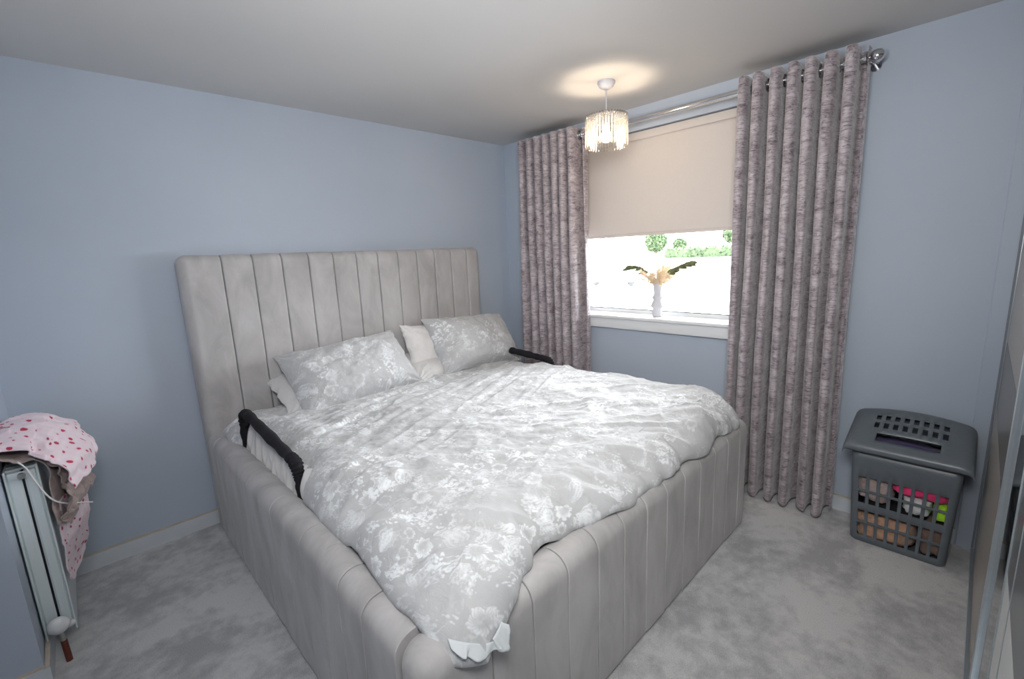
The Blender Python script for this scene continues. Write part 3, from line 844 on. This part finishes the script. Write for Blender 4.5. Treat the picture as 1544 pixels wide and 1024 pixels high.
prof = [(0.001, 2.080)] + [(0.030 * math.sin(b), 2.110 - 0.030 * math.cos(b)) for b in np.linspace(0.25, 2.3, 10)] + [(0.014, 2.145), (0.013, 2.165)]
bulb = MB().lathe(prof, (LX, LY, 0), 22).build('bulb', M['bulb'], lamp)


# ------------------------------------------------------------------ vase and dried bunch
VX, VY = 0.076, -1.42
m = MB().lathe([(0.030, 1.001), (0.033, 1.004), (0.033, 1.035), (0.031, 1.058), (0.047, 1.072), (0.046, 1.076), (0.030, 1.112), (0.028, 1.118), (0.036, 1.134), (0.036, 1.139), (0.026, 1.152),
                (0.026, 1.170), (0.031, 1.215), (0.034, 1.250), (0.030, 1.250), (0.026, 1.20), (0.020, 1.17)], (VX, VY, 0), 32)
va = m.build('vase', M['ceramic'], None, ang=25); props(va, 'white sculpted ceramic vase on the window sill', 'vase')
bun = thing('dried_bouquet', (VX, VY, 1.175), 'bunch of bleached dried grasses with dark leaves in white vase', 'dried flowers')
rb = random.Random(5)
for k in range(26):
    a = rb.uniform(0, 2 * PI); sp = rb.uniform(0.05, 1.0); L = rb.uniform(0.10, 0.19)
    d = Vector((math.cos(a) * sp * 0.9, math.sin(a) * sp * 1.1, 1.0 - 0.35 * sp)).normalized()
    p0 = Vector((VX + 0.010 * math.cos(a), VY + 0.010 * math.sin(a), 1.205))
    P = [p0 + d * (L * q) + Vector((0, 0, -0.07 * sp * sp * q * q * L * 4)) + Vector((math.cos(a), math.sin(a), 0)) * 0.03 * sp * q * q for q in np.linspace(0, 1, 9)]
    mm = MB().tube(P, 0.0012, 4)
    for q in range(3, 9):
        for w in range(24):
            c = P[q - 1].lerp(P[q], rb.random()); v = Vector((rb.gauss(0, 1), rb.gauss(0, 1), rb.gauss(0, 1))).normalized()
            v = (v + d * 0.9).normalized() * rb.uniform(0.016, 0.036); e = v.cross(Vector((rb.random(), rb.random(), 1))).normalized() * 0.0017
            tip = c + v + Vector((0, 0, -0.004))
            mm.add([c - e, c + e, c + v * 0.6 + e * 1.5, tip], [(0, 1, 2), (0, 2, 3)])
    mm.build('grass_plume', M['pampas'], bun, smooth=False)
def leaf(p, d, L, wd, roll):
    d = Vector(d).normalized(); s = d.cross(Vector((0, 0, 1))).normalized()
    s = (Matrix.Rotation(roll, 3, d) @ s).normalized(); n = d.cross(s)
    V = []; F = []; nn = 7
    for i in range(nn):
        q = i / (nn - 1); w = wd * math.sin(PI * min(0.98, q * 0.92 + 0.06)) ** 0.8
        c = Vector(p) + d * L * q - Vector((0, 0, 1)) * 0.25 * L * q * q
        V += [c - s * w, c + n * w * 0.25, c + s * w]
    for i in range(nn - 1):
        b = i * 3
        F += [(b, b + 1, b + 4, b + 3), (b + 1, b + 2, b + 5, b + 4)]
    o = new('leaf', V, F, M['leaf'], bun)
    md = o.modifiers.new('thick', 'SOLIDIFY'); md.thickness = 0.0012
for sgn in (1, -1):
    st = [(VX, VY, 1.20), (VX + 0.0, VY + sgn * 0.06, 1.30), (VX, VY + sgn * 0.14, 1.345), (VX, VY + sgn * 0.21, 1.335 if sgn > 0 else 1.365)]
    S = spline(st, 14); MB().tube(S, 0.0016, 5).build('stem', M['leaf'], bun)
    for k in range(5, 14, 2):
        q = S[k]
        for tw in (-1, 1):
            leaf(q, (0.35 * tw, sgn * 1.0, 0.25 + 0.15 * tw), rb.uniform(0.06, 0.085), rb.uniform(0.014, 0.020), rb.uniform(0.4, 1.3))

# ------------------------------------------------------------------ laundry basket
lb = thing('laundry_basket', (-0.16, -2.85, 0.0), 'slate grey plastic laundry basket with domed slotted lid', 'laundry basket')
def basket_body():
    # half sizes at bottom and top; perimeter runs front (x min) first
    def ring_pts(x0, x1, y0, y1, r, cols_f, cols_s):
        """returns list of (x,y) with tags; fixed number of points"""
        P = []
        arc = lambda cx, cy, a0: [(cx + r * math.cos(a0 + k * PI / 8), cy + r * math.sin(a0 + k * PI / 8)) for k in range(5)]
        yy = lambda q: y0 + (y1 - y0) * q; xx = lambda q: x0 + (x1 - x0) * q
        P += [(x0, yy(1 - q)) for q in cols_f]                     # front, from y1 towards y0
        P += [(x0 + r * (1 - math.cos(k * PI / 8)), y0 + r * (1 - math.sin(k * PI / 8))) for k in range(1, 4)]
        P += [(xx(q), y0) for q in cols_s]
        P += [(x1 - r * (1 - math.sin(k * PI / 8 + 0)), y0 + r * (1 - math.cos(k * PI / 8))) for k in range(1, 4)]
        P += [(x1, yy(q)) for q in cols_f]
        P += [(x1 - r * (1 - math.cos(k * PI / 8)), y1 - r * (1 - math.sin(k * PI / 8))) for k in range(1, 4)]
        P += [(xx(1 - q), y1) for q in cols_s]
        P += [(x0 + r * (1 - math.sin(k * PI / 8)), y1 - r * (1 - math.cos(k * PI / 8))) for k in range(1, 4)]
        return P
    cf = [0.062]
    for k in range(8):
        a = 0.085 + k * 0.1085; cf += [a, a + 0.072]
    cf += [0.938]
    cs = [0.09]
    for k in range(5):
        a = 0.14 + k * 0.155; cs += [a, a + 0.10]
    cs += [0.91]
    zs = [0.0, 0.012, 0.038, 0.104, 0.118, 0.175, 0.213, 0.272, 0.284, 0.352, 0.42, 0.495]
    holes_z = {2, 4, 6, 8}
    nP = 2 * (len(cf) + len(cs)) + 12
    V = []
    for z in zs:
        q = z / 0.495
        x0 = -0.272 - 0.030 * q; x1 = -0.062 + 0.018 * q; y1 = -2.672 + 0.024 * q; y0 = -3.022 - 0.020 * q
        inset = 0.006 if z == 0 else 0
        V += [(x, y, z) for x, y in ring_pts(x0 + inset, x1 - inset, y0 + inset, y1 - inset, 0.022, cf, cs)]
    nf, ns = len(cf), len(cs)
    hole_cols = set()
    for k in range(8): hole_cols.add(1 + 2 * k)
    base = nf + 3
    for k in range(5): hole_cols.add(base + 1 + 2 * k)
    base = nf + 3 + ns + 3
    for k in range(8): hole_cols.add(base + 1 + 2 * k)
    base = 2 * nf + ns + 9
    for k in range(5): hole_cols.add(base + 1 + 2 * k)
    F = []
    for j in range(len(zs) - 1):
        for i in range(nP):
            if j in holes_z and i in hole_cols: continue
            F.append((j * nP + i, j * nP + (i + 1) % nP, (j + 1) * nP + (i + 1) % nP, (j + 1) * nP + i))
    F.append(tuple(range(nP - 1, -1, -1)))
    o = new('basket_body', V, F, M['grey_plastic'], lb)
    md = o.modifiers.new('thick', 'SOLIDIFY'); md.thickness = 0.004; md.offset = -1
    autosmooth(o, 50)
basket_body()
def basket_lid():
    ycols = [-2.618, -2.622, -2.632, -2.65, -2.68]
    for k in range(8):
        a = -2.712 - k * 0.0352; ycols += [a, a - 0.019]
    ycols += [-3.01, -3.035, -3.055, -3.066, -3.071]
    xrows = [-0.338, -0.334, -0.325, -0.310, -0.290, -0.240, -0.205, -0.168, -0.150, -0.118, -0.080, -0.060, -0.050]
    Y0, Y1 = -2.618, -3.071
    def top(x, y):
        s = np.clip((x + 0.33) / 0.28, 0, 1); t = (y - Y0) / (Y1 - Y0) * 2 - 1
        z = 0.528 + 0.098 * s + 0.030 * s * (1 - t * t)
        ed = max(0, abs(t) - 0.86) / 0.14; z -= 0.030 * (1 - math.sqrt(max(0, 1 - ed ** 2)))
        ef = np.clip((-0.310 - x) / 0.028, 0, 1); z -= 0.020 * (1 - math.sqrt(max(0, 1 - ef ** 2)))
        eb = np.clip((x + 0.08) / 0.03, 0, 1); z -= 0.016 * eb ** 2
        return z
    V = []; ny = len(ycols)
    for x in xrows:
        for y in ycols:
            # the front edge bows out a little in plan and the back is narrower
            q = (x + 0.338) / 0.288; yy = -2.8445 + (y + 2.8445) * (1 - 0.02 * q)
            V.append((x, yy, top(x, y)))
    F = []
    c0 = 5
    for j in range(len(xrows) - 1):
        for i in range(ny - 1):
            hole_col = (i - c0) % 2 == 0 and c0 <= i < c0 + 16
            if j in (6, 8) and hole_col: continue
            if j == 4 and c0 + 1 <= i < c0 + 14: continue
            F.append((j * ny + i, j * ny + i + 1, (j + 1) * ny + i + 1, (j + 1) * ny + i))
    # skirt round the rim
    nx = len(xrows)
    ring = [i for i in range(ny)] + [j * ny + ny - 1 for j in range(1, nx)] + [(nx - 1) * ny + i for i in range(ny - 2, -1, -1)] + [j * ny for j in range(nx - 2, 0, -1)]
    b = len(V); n = len(ring)
    for r in ring: x, y, z = V[r]; V.append((x, y, min(z - 0.008, 0.498)))
    for r in ring: x, y, z = V[r]; V.append((x + (0.006 if x < -0.2 else -0.004), y + (-0.005 if y > -2.84 else 0.005), 0.488))
    for k in range(n):
        k2 = (k + 1) % n
        F.append((ring[k2], ring[k], b + k, b + k2)); F.append((b + k2, b + k, b + n + k, b + n + k2))
    o = new('lid', V, F, M['grey_plastic'], lb)
    import bmesh
    bm = bmesh.new(); bm.from_mesh(o.data); bmesh.ops.recalc_face_normals(bm, faces=bm.faces); bm.to_mesh(o.data); bm.free()
    md = o.modifiers.new('thick', 'SOLIDIFY'); md.thickness = 0.004; md.offset = -1
    autosmooth(o, 55)
basket_lid()
def rumple(name, c, size, rgb, label, seed, amp=0.10, mat=None):
    nu, nv = 40, 24
    u = np.linspace(0, 2 * PI, nu, endpoint=False); v = np.linspace(-PI / 2, PI / 2, nv)
    U, Vv = np.meshgrid(u, v)
    pw = lambda q, e: np.sign(q) * np.abs(q) ** e
    x = pw(np.cos(Vv), .5) * pw(np.cos(U), .5); y = pw(np.cos(Vv), .5) * pw(np.sin(U), .5); z = pw(np.sin(Vv), .5)
    d = 1 - amp + amp * fbm(x * 1.7 + seed, y * 3.1, z * 2.4, seed, 3) * 0.8
    d = np.minimum(d, 1.0)
    P = np.stack([c[0] + x * d * size[0], c[1] + y * d * size[1], c[2] + z * d * size[2]], -1).reshape(-1, 3)
    o = new(name, P, grid_faces(nu, nv, True), mat or m_cloth(name + '_cloth', rgb, 0.9, 0.5, 40, 0.25))
    return props(o, label, 'clothing', 'washing inside the laundry basket')
rumple('folded_towel', (-0.168, -2.80, 0.083), (0.104, 0.124, 0.078), (196, 156, 130), 'tan towel at the bottom of the laundry basket', 3)
rumple('dark_garment', (-0.168, -2.82, 0.183), (0.100, 0.130, 0.030), (30, 28, 30), 'black garment in the middle of the laundry basket', 5)
rumple('brown_garment', (-0.168, -2.968, 0.105), (0.102, 0.046, 0.090), (128, 104, 94), 'dark brown garment low in the laundry basket corner', 6)
rumple('grey_garment', (-0.170, -2.745, 0.285), (0.114, 0.078, 0.078), (172, 156, 152), 'taupe grey garment behind upper slots of laundry basket', 7)
rumple('white_garment', (-0.170, -2.905, 0.252), (0.112, 0.056, 0.048), (226, 232, 236), 'white garment beside neon green one in laundry basket', 8)
rumple('neon_garment', (-0.172, -2.985, 0.252), (0.116, 0.030, 0.046), (176, 240, 50), 'neon yellow-green garment in the laundry basket', 9)
rumple('pink_garment', (-0.172, -2.915, 0.345), (0.124, 0.112, 0.058), (240, 60, 120), 'bright pink garment near top of the laundry basket', 10)
rumple('purple_garment', (-0.175, -2.845, 0.462), (0.104, 0.165, 0.056), (70, 58, 118), 'dark purple garment under the laundry basket lid', 12)

# ------------------------------------------------------------------ wardrobe with sliding doors
wd = thing('sliding_wardrobe', (-1.2, -3.45, 0.0), 'sliding door wardrobe with mirror and coloured glass panels', 'wardrobe')
MB().box(-2.42, -0.02, -3.88, -3.16, 0.0, 2.20).build('carcass', M['carcass'], wd, smooth=False)
MB().box(-0.03, -0.016, -3.16, -3.100, 0.0, 2.20).build('end_liner', M['carcass'], wd, smooth=False)
MB().box(-2.42, -0.03, -3.16, -3.100, 0.0, 0.022).build('floor_track', M['alu'], wd, smooth=False)
def door(x0, x1, yf, panels, label):
    w = 0.012
    d = MB().box(x0, x0 + w, yf - 0.022, yf + 0.003, 0.022, 2.19, 0.002).box(x1 - w, x1, yf - 0.022, yf + 0.003, 0.022, 2.19, 0.002) \
        .box(x0 + w, x1 - w, yf - 0.020, yf - 0.002, 0.022, 0.04).box(x0 + w, x1 - w, yf - 0.020, yf - 0.002, 2.17, 2.19).build('door', M['alu'], wd)
    d['label'] = label
    for z0, z1, mm in panels:
        MB().box(x0 + w, x1 - w, yf - 0.012, yf, z0 + 0.001, z1 - 0.001).build('door_panel', mm, d, smooth=False)
door(-1.06, -0.03, -3.110, [(0.04, 0.72, M['panel_beige']), (0.72, 1.02, M['panel_taupe']), (1.02, 2.17, M['panel_beige'])], 'beige glass sliding door with taupe band')
door(-1.62, -1.02, -3.117, [(0.04, 2.17, M['mirror'])], 'mirrored sliding door')
door(-2.40, -1.46, -3.115, [(0.04, 0.72, M['panel_white']), (0.72, 1.02, M['panel_grey']), (1.02, 2.17, M['panel_white'])], 'white glass sliding door with grey band')

# ------------------------------------------------------------------ radiator
rd = thing('radiator', (-3.115, -0.39, 0.09), 'white double panel radiator seen end-on under draped clothes', 'radiator')
RY0, RY1 = -0.62, -0.12
MB().box(-3.158, -3.121, RY0, RY1, 0.10, 0.775, 0.006).build('rear_panel', M['rad'], rd)
MB().box(-3.114, -3.080, RY0, RY1, 0.10, 0.775, 0.006).build('front_panel', M['rad'], rd)
MB().box(-3.121, -3.114, RY0 + 0.008, RY1 - 0.008, 0.11, 0.77).build('slit_shade', M['dark'], rd, smooth=False)  # shade of the slit between the panels, put in as a dark strip
MB().box(-3.080, -3.074, RY0 - 0.006, RY1 + 0.006, 0.088, 0.792, 0.002).build('face_plate', M['rad'], rd)
MB().box(-3.164, -3.158, RY0 - 0.006, RY1 + 0.006, 0.075, 0.785, 0.002).build('back_plate', M['rad'], rd)
for k in range(12):
    y = RY0 + 0.025 + k * 0.038
    MB().box(-3.158, -3.080, y, y + 0.022, 0.775, 0.782).build('grille_bar', M['rad'], rd, smooth=False)
MB().lathe([(0.001, -0.012), (0.011, -0.011), (0.011, 0.006), (0.006, 0.008), (0.006, 0.014), (0.001, 0.015)], (-3.118, RY0 - 0.010, 0.762), 14, 'y').build('bleed_nut', M['brass'], rd)
MB().box(-3.155, -3.083, RY0 - 0.004, RY0 + 0.002, 0.748, 0.776, 0.002).build('end_strip', M['rad'], rd)
vprof = [(0.033 * math.sin(b_) + 0.0005, -0.026 * math.cos(b_)) for b_ in np.linspace(0, PI, 12)]
MB().lathe(vprof, (-3.121, RY0 - 0.035, 0.148), 20, 'y').build('valve_knob', M['white_gloss'], rd)
MB().tube([(-3.121, RY0 - 0.03, 0.135), (-3.095, RY0 - 0.02, 0.128), (-3.082, RY0 - 0.01, 0.126)], 0.011, 10).build('valve_stub', M['white_gloss'], rd)
MB().tube([(-3.119, RY0 - 0.042, 0.120), (-3.116, RY0 - 0.048, 0.085)], 0.008, 10).build('pipe_joint', M['brass'], rd)
MB().tube([(-3.116, RY0 - 0.048, 0.088), (-3.113, RY0 - 0.054, 0.0)], 0.010, 12).build('supply_pipe', M['copper'], rd)

# clothes over the radiator
def drape(name, profs, ylist, mat, nu, nv, seed, amp, parent=None, uvs=1.0, thick=0.004, freq=5.0):
    """profs: list (per y station) of (x,z) polylines; skinned into one cloth"""
    st = [spline(p, nu) for p in profs]
    st = np.array(st)                                       # stations, nu, 2
    yy = spline(np.array(ylist, float)[:, None], nv)[:, 0]
    G = np.stack([spline(st[:, k], nv) for k in range(nu)], 1)   # nv, nu, 2
    S, T = np.meshgrid(np.linspace(0, 1, nu), np.linspace(0, 1, nv))
    Y = yy[:, None] + 0.018 * noise(S * 5, T * 2, 0, seed + 5)
    n1 = fbm(S * freq, T * freq * 0.6, 0, seed, 3); n2 = 1 - 2 * np.abs(fbm(S * freq * 0.7 + 3, T * freq * 1.5, 0, seed + 2, 2))
    X = G[..., 0] + amp * n1; Z = G[..., 1] + amp * 0.8 * n2 * 0.6
    V = np.stack([X, np.broadcast_to(Y, X.shape), Z], -1).reshape(-1, 3)
    L = np.linalg.norm(np.diff(st.mean(0), axis=0), axis=1).sum()
    UV = np.stack([S * L * uvs, (T * abs(ylist[-1] - ylist[0]) * uvs)], -1).reshape(-1, 2)
    o = new(name, V, grid_faces(nu, nv), mat, parent, uv=UV)
    md = o.modifiers.new('thick', 'SOLIDIFY'); md.thickness = thick; md.offset = 0
    return o
# taupe fleece underneath
tp = thing('fleece_top', (-3.08, -0.42, 0.50), 'taupe fleece top hanging over the radiator beneath pyjamas', 'clothing')
drape('fleece_body', [[(-3.168, .845), (-3.13, .816), (-3.09, .814), (-3.060, .79), (-3.050, .70), (-3.052, .62), (-3.056, .54)],
                      [(-3.165, .84), (-3.13, .85), (-3.07, .845), (-3.02, .79), (-3.005, .69), (-3.015, .59), (-3.02, .50)],
                      [(-3.165, .83), (-3.13, .83), (-3.07, .83), (-3.03, .77), (-3.01, .68), (-3.02, .58), (-3.03, .53)]],
      [-0.635, -0.44, -0.2], M['taupe'], 70, 60, 91, 0.009, tp, freq=7)
drape('fleece_sleeve', [[(-3.052, .80), (-3.030, .77), (-3.018, .71), (-3.020, .63), (-3.034, .57), (-3.050, .52)],
                        [(-3.03, .80), (-2.990, .76), (-2.968, .69), (-2.970, .60), (-2.995, .54), (-3.03, .50)],
                        [(-3.04, .78), (-2.985, .74), (-2.950, .68), (-2.950, .60), (-2.985, .54), (-3.04, .50)]],
      [-0.625, -0.50, -0.34], M['taupe'], 70, 60, 95, 0.016, tp, freq=8)
# patterned pyjamas on top
pj = thing('pyjamas', (-3.05, -0.42, 0.27), 'white pyjamas with small red leaf print heaped on the radiator', 'clothing')
drape('pyjama_top', [[(-3.175, .875), (-3.13, .868), (-3.085, .842), (-3.045, .806), (-3.010, .750), (-2.992, .670)],
                     [(-3.175, .905), (-3.12, .915), (-3.05, .895), (-2.985, .850), (-2.950, .780), (-2.944, .690)],
                     [(-3.175, .905), (-3.11, .925), (-3.03, .905), (-2.955, .850), (-2.922, .770), (-2.930, .690)],
                     [(-3.165, .86), (-3.10, .88), (-3.03, .86), (-2.96, .81), (-2.94, .74), (-2.95, .67)]],
      [-0.645, -0.52, -0.38, -0.20], M['pyjama'], 90, 80, 101, 0.014, pj, uvs=1.5, freq=6)
drape('pyjama_leg', [[(-3.050, .62), (-3.062, .50), (-3.066, .42), (-3.066, .35), (-3.064, .300)],
                     [(-3.01, .62), (-3.022, .50), (-3.034, .42), (-3.044, .34), (-3.056, .268)],
                     [(-2.97, .62), (-2.972, .50), (-2.982, .42), (-3.002, .36), (-3.030, .29)]],
      [-0.615, -0.53, -0.42], M['pyjama'], 60, 50, 107, 0.007, pj, uvs=1.5, freq=4)
C_ = spline([(-3.118, -0.65, 0.822), (-3.100, -0.655, 0.790), (-3.085, -0.655, 0.73), (-3.060, -0.65, 0.655), (-3.03, -0.62, 0.61), (-2.985, -0.58, 0.578), (-2.955, -0.55, 0.555)], 40)
MB().tube(C_, 0.0028, 6).build('drawstring', M['sheet_white'], pj)

# ------------------------------------------------------------------ outside the window
M['paving'] = plain('pale_concrete', (205, 203, 200), 0.9, var=0.05, scale=2)
M['render'] = plain('white_render', (224, 222, 218), 0.9, var=0.04, scale=1)
M['slate'] = plain('grey_roof', (120, 118, 120), 0.8, var=0.1, scale=3)
M['hedge'] = m_leafy('hedge_green', (34, 46, 28), (62, 80, 46), 6)
M['tree'] = m_leafy('tree_green', (40, 54, 33), (76, 96, 60), 5)
M['bark'] = plain('bark', (90, 76, 62), 0.9, var=0.2, scale=8)
M['car'] = plain('silver_car_paint', (200, 206, 212), 0.25, 0.3)
M['car_glass'] = plain('dark_car_glass', (34, 44, 56), 0.1)
M['tyre'] = plain('grey_tyre', (120, 120, 122), 0.8)
M['house_window'] = plain('house_window_glass', (48, 56, 66), 0.15)
g_ = slab('ground', 0.25, 60.0, -20.0, 60.0, -0.90, -0.75, M['paving'], label='pale paving and road outside')
gw = MB().box(24.0, 24.3, 3.0, 30.0, -0.75, 0.76, 0.01).build('garden_wall', M['render'], None); props(gw, 'white garden wall under the hedge outside', 'wall')
gw['kind'] = 'thing'
MB().box(23.95, 24.35, 3.0, 30.0, 0.76, 0.80, 0.01).build('coping', M['render'], gw)
def foliage(name, c, size, mat, n, leafs, parent=None, seed=1, boxy=False):
    rg = np.random.default_rng(seed); V = []; F = []
    for k in range(n):
        if boxy: p = rg.uniform(-1, 1, 3)
        else:
            p = rg.normal(0, 1, 3); p = p / np.linalg.norm(p) * rg.uniform(0.55, 1.0) ** 0.6
        p = np.array(c) + p * np.array(size)
        a = rg.normal(0, 1, 3); a /= np.linalg.norm(a); b = np.cross(a, rg.normal(0, 1, 3)); b /= np.linalg.norm(b)
        s = leafs * rg.uniform(0.6, 1.4); o = len(V)
        V += [p - a * s, p + b * s * 0.5, p + a * s, p - b * s * 0.5]; F.append((o, o + 1, o + 2, o + 3))
    return new(name, V, F, mat, parent, smooth=False)
def inner(name, c, size, mat, parent, seed):
    u = np.linspace(0, 2 * PI, 20, endpoint=False); v = np.linspace(-PI/2, PI/2, 12); U, Vv = np.meshgrid(u, v)
    x, y, z = np.cos(Vv) * np.cos(U), np.cos(Vv) * np.sin(U), np.sin(Vv); d = 0.86 + 0.12 * noise(x * 2, y * 2, z * 2, seed)
    return new(name, np.stack([c[0] + x*d*size[0], c[1] + y*d*size[1], c[2] + z*d*size[2]], -1).reshape(-1, 3), grid_faces(20, 12, True), mat, parent)
hg = thing('hedge', (25.2, 8.1, -0.75), 'clipped green hedge above the white garden wall outside', 'hedge')
MB().box(24.75, 25.75, 4.6, 11.4, -0.75, 1.38, 0.12).build('hedge_core', M['hedge'], hg)
foliage('foliage', (25.2, 8.0, 0.90), (0.60, 3.5, 0.54), M['hedge'], 3500, 0.09, hg, 3, True)['kind'] = 'stuff'
def tree(c, r, h, label, seed):
    t = thing('tree', (c[0], c[1], -0.75), label, 'tree', 'trees across the road')
    MB().tube([(c[0], c[1], -0.75), (c[0] + 0.05, c[1], c[2])], [0.14, 0.09], 8).build('trunk', M['bark'], t)
    inner('crown', c, (r, r, h), M['tree'], t, seed)
    foliage('foliage', c, (r * 1.08, r * 1.08, h * 1.08), M['tree'], 1500, 0.12, t, seed)['kind'] = 'stuff'
tree((28.0, 13.7, 1.95), 0.72, 0.75, 'small round green tree outside left of the hedge', 4)
tree((31.0, 13.3, 1.6), 0.45, 0.45, 'small pale shrub-like tree beside the hedge end', 9)
tree((27.5, 8.0, 2.3), 0.75, 0.75, 'green tree rising behind the hedge by the curtain', 6)
ho = thing('house', (40.0, 24.0, -0.75), 'white rendered house across the road', 'house')
MB().box(38, 46, 10.0, 40.0, -0.75, 5.2).build('house_walls', M['render'], ho, smooth=False)
MB().add([(37.6, 9.6, 5.2), (46.4, 9.6, 5.2), (46.4, 40.4, 5.2), (37.6, 40.4, 5.2), (42, 9.6, 7.6), (42, 40.4, 7.6)],
         [(0, 4, 5, 3), (1, 2, 5, 4), (0, 1, 4), (2, 3, 5), (3, 2, 1, 0)]).build('house_roof', M['slate'], ho, smooth=False)
for (y0, y1, z0, z1) in ((17.2, 18.1, 1.6, 2.3), (25.0, 25.5, 0.9, 3.0), (24.2, 24.5, 1.3, 3.0), (29, 30.4, 1.2, 2.6)):
    w_ = MB().box(37.9, 38.02, y0, y1, z0, z1).build('house_window', M['house_window'], ho, smooth=False)
    MB().box(37.86, 37.9, y0 - 0.06, y1 + 0.06, z0 - 0.08, z0).build('window_ledge', M['render'], w_, smooth=False)
def car(cx, cy):
    t = thing('car', (cx, cy, -0.75), 'pale silver car parked across the road', 'car')
    side = [(-2.0, 0.35), (-2.02, 0.62), (-1.85, 0.80), (-1.0, 0.90), (-0.45, 1.36), (0.85, 1.38), (1.45, 0.98), (1.95, 0.90), (2.05, 0.60), (2.0, 0.35)]
    n = len(side); V = []
    for sx, sc in ((-0.82, 1.0), (-0.86, 1.0), (0.86, 1.0), (0.82, 1.0)):
        V += [(cx + sx * (1.0 if z < 0.92 else 0.86), cy + y, -0.75 + z) for y, z in side]
    F = []
    for j in range(3):
        for i in range(n): F.append((j*n+i, j*n+(i+1)%n, (j+1)*n+(i+1)%n, (j+1)*n+i))
    F.append(tuple(range(n-1, -1, -1))); F.append(tuple(3*n+i for i in range(n)))
    autosmooth(new('car_body', V, F, M['car'], t), 30)
    MB().add([(cx - 0.79, cy - 0.85, 0.18), (cx - 0.79, cy + 1.25, 0.21), (cx - 0.76, cy + 0.80, 0.55), (cx - 0.76, cy - 0.40, 0.55),
              (cx - 0.70, cy - 0.85, 0.18), (cx - 0.70, cy + 1.25, 0.21), (cx - 0.70, cy + 0.80, 0.55), (cx - 0.70, cy - 0.40, 0.55)],
             [(0, 1, 2, 3), (7, 6, 5, 4), (0, 4, 5, 1), (1, 5, 6, 2), (2, 6, 7, 3), (3, 7, 4, 0)]).build('side_window', M['car_glass'], t, smooth=False)
    for yy in (-1.3, 1.3):
        for xx in (-0.8, 0.8):
            MB().lathe([(0.30, -0.09), (0.32, -0.06), (0.32, 0.06), (0.30, 0.09)], (cx + xx, cy + yy, -0.43), 20, 'x').build('wheel', M['tyre'], t)
car(21.0, 13.2)
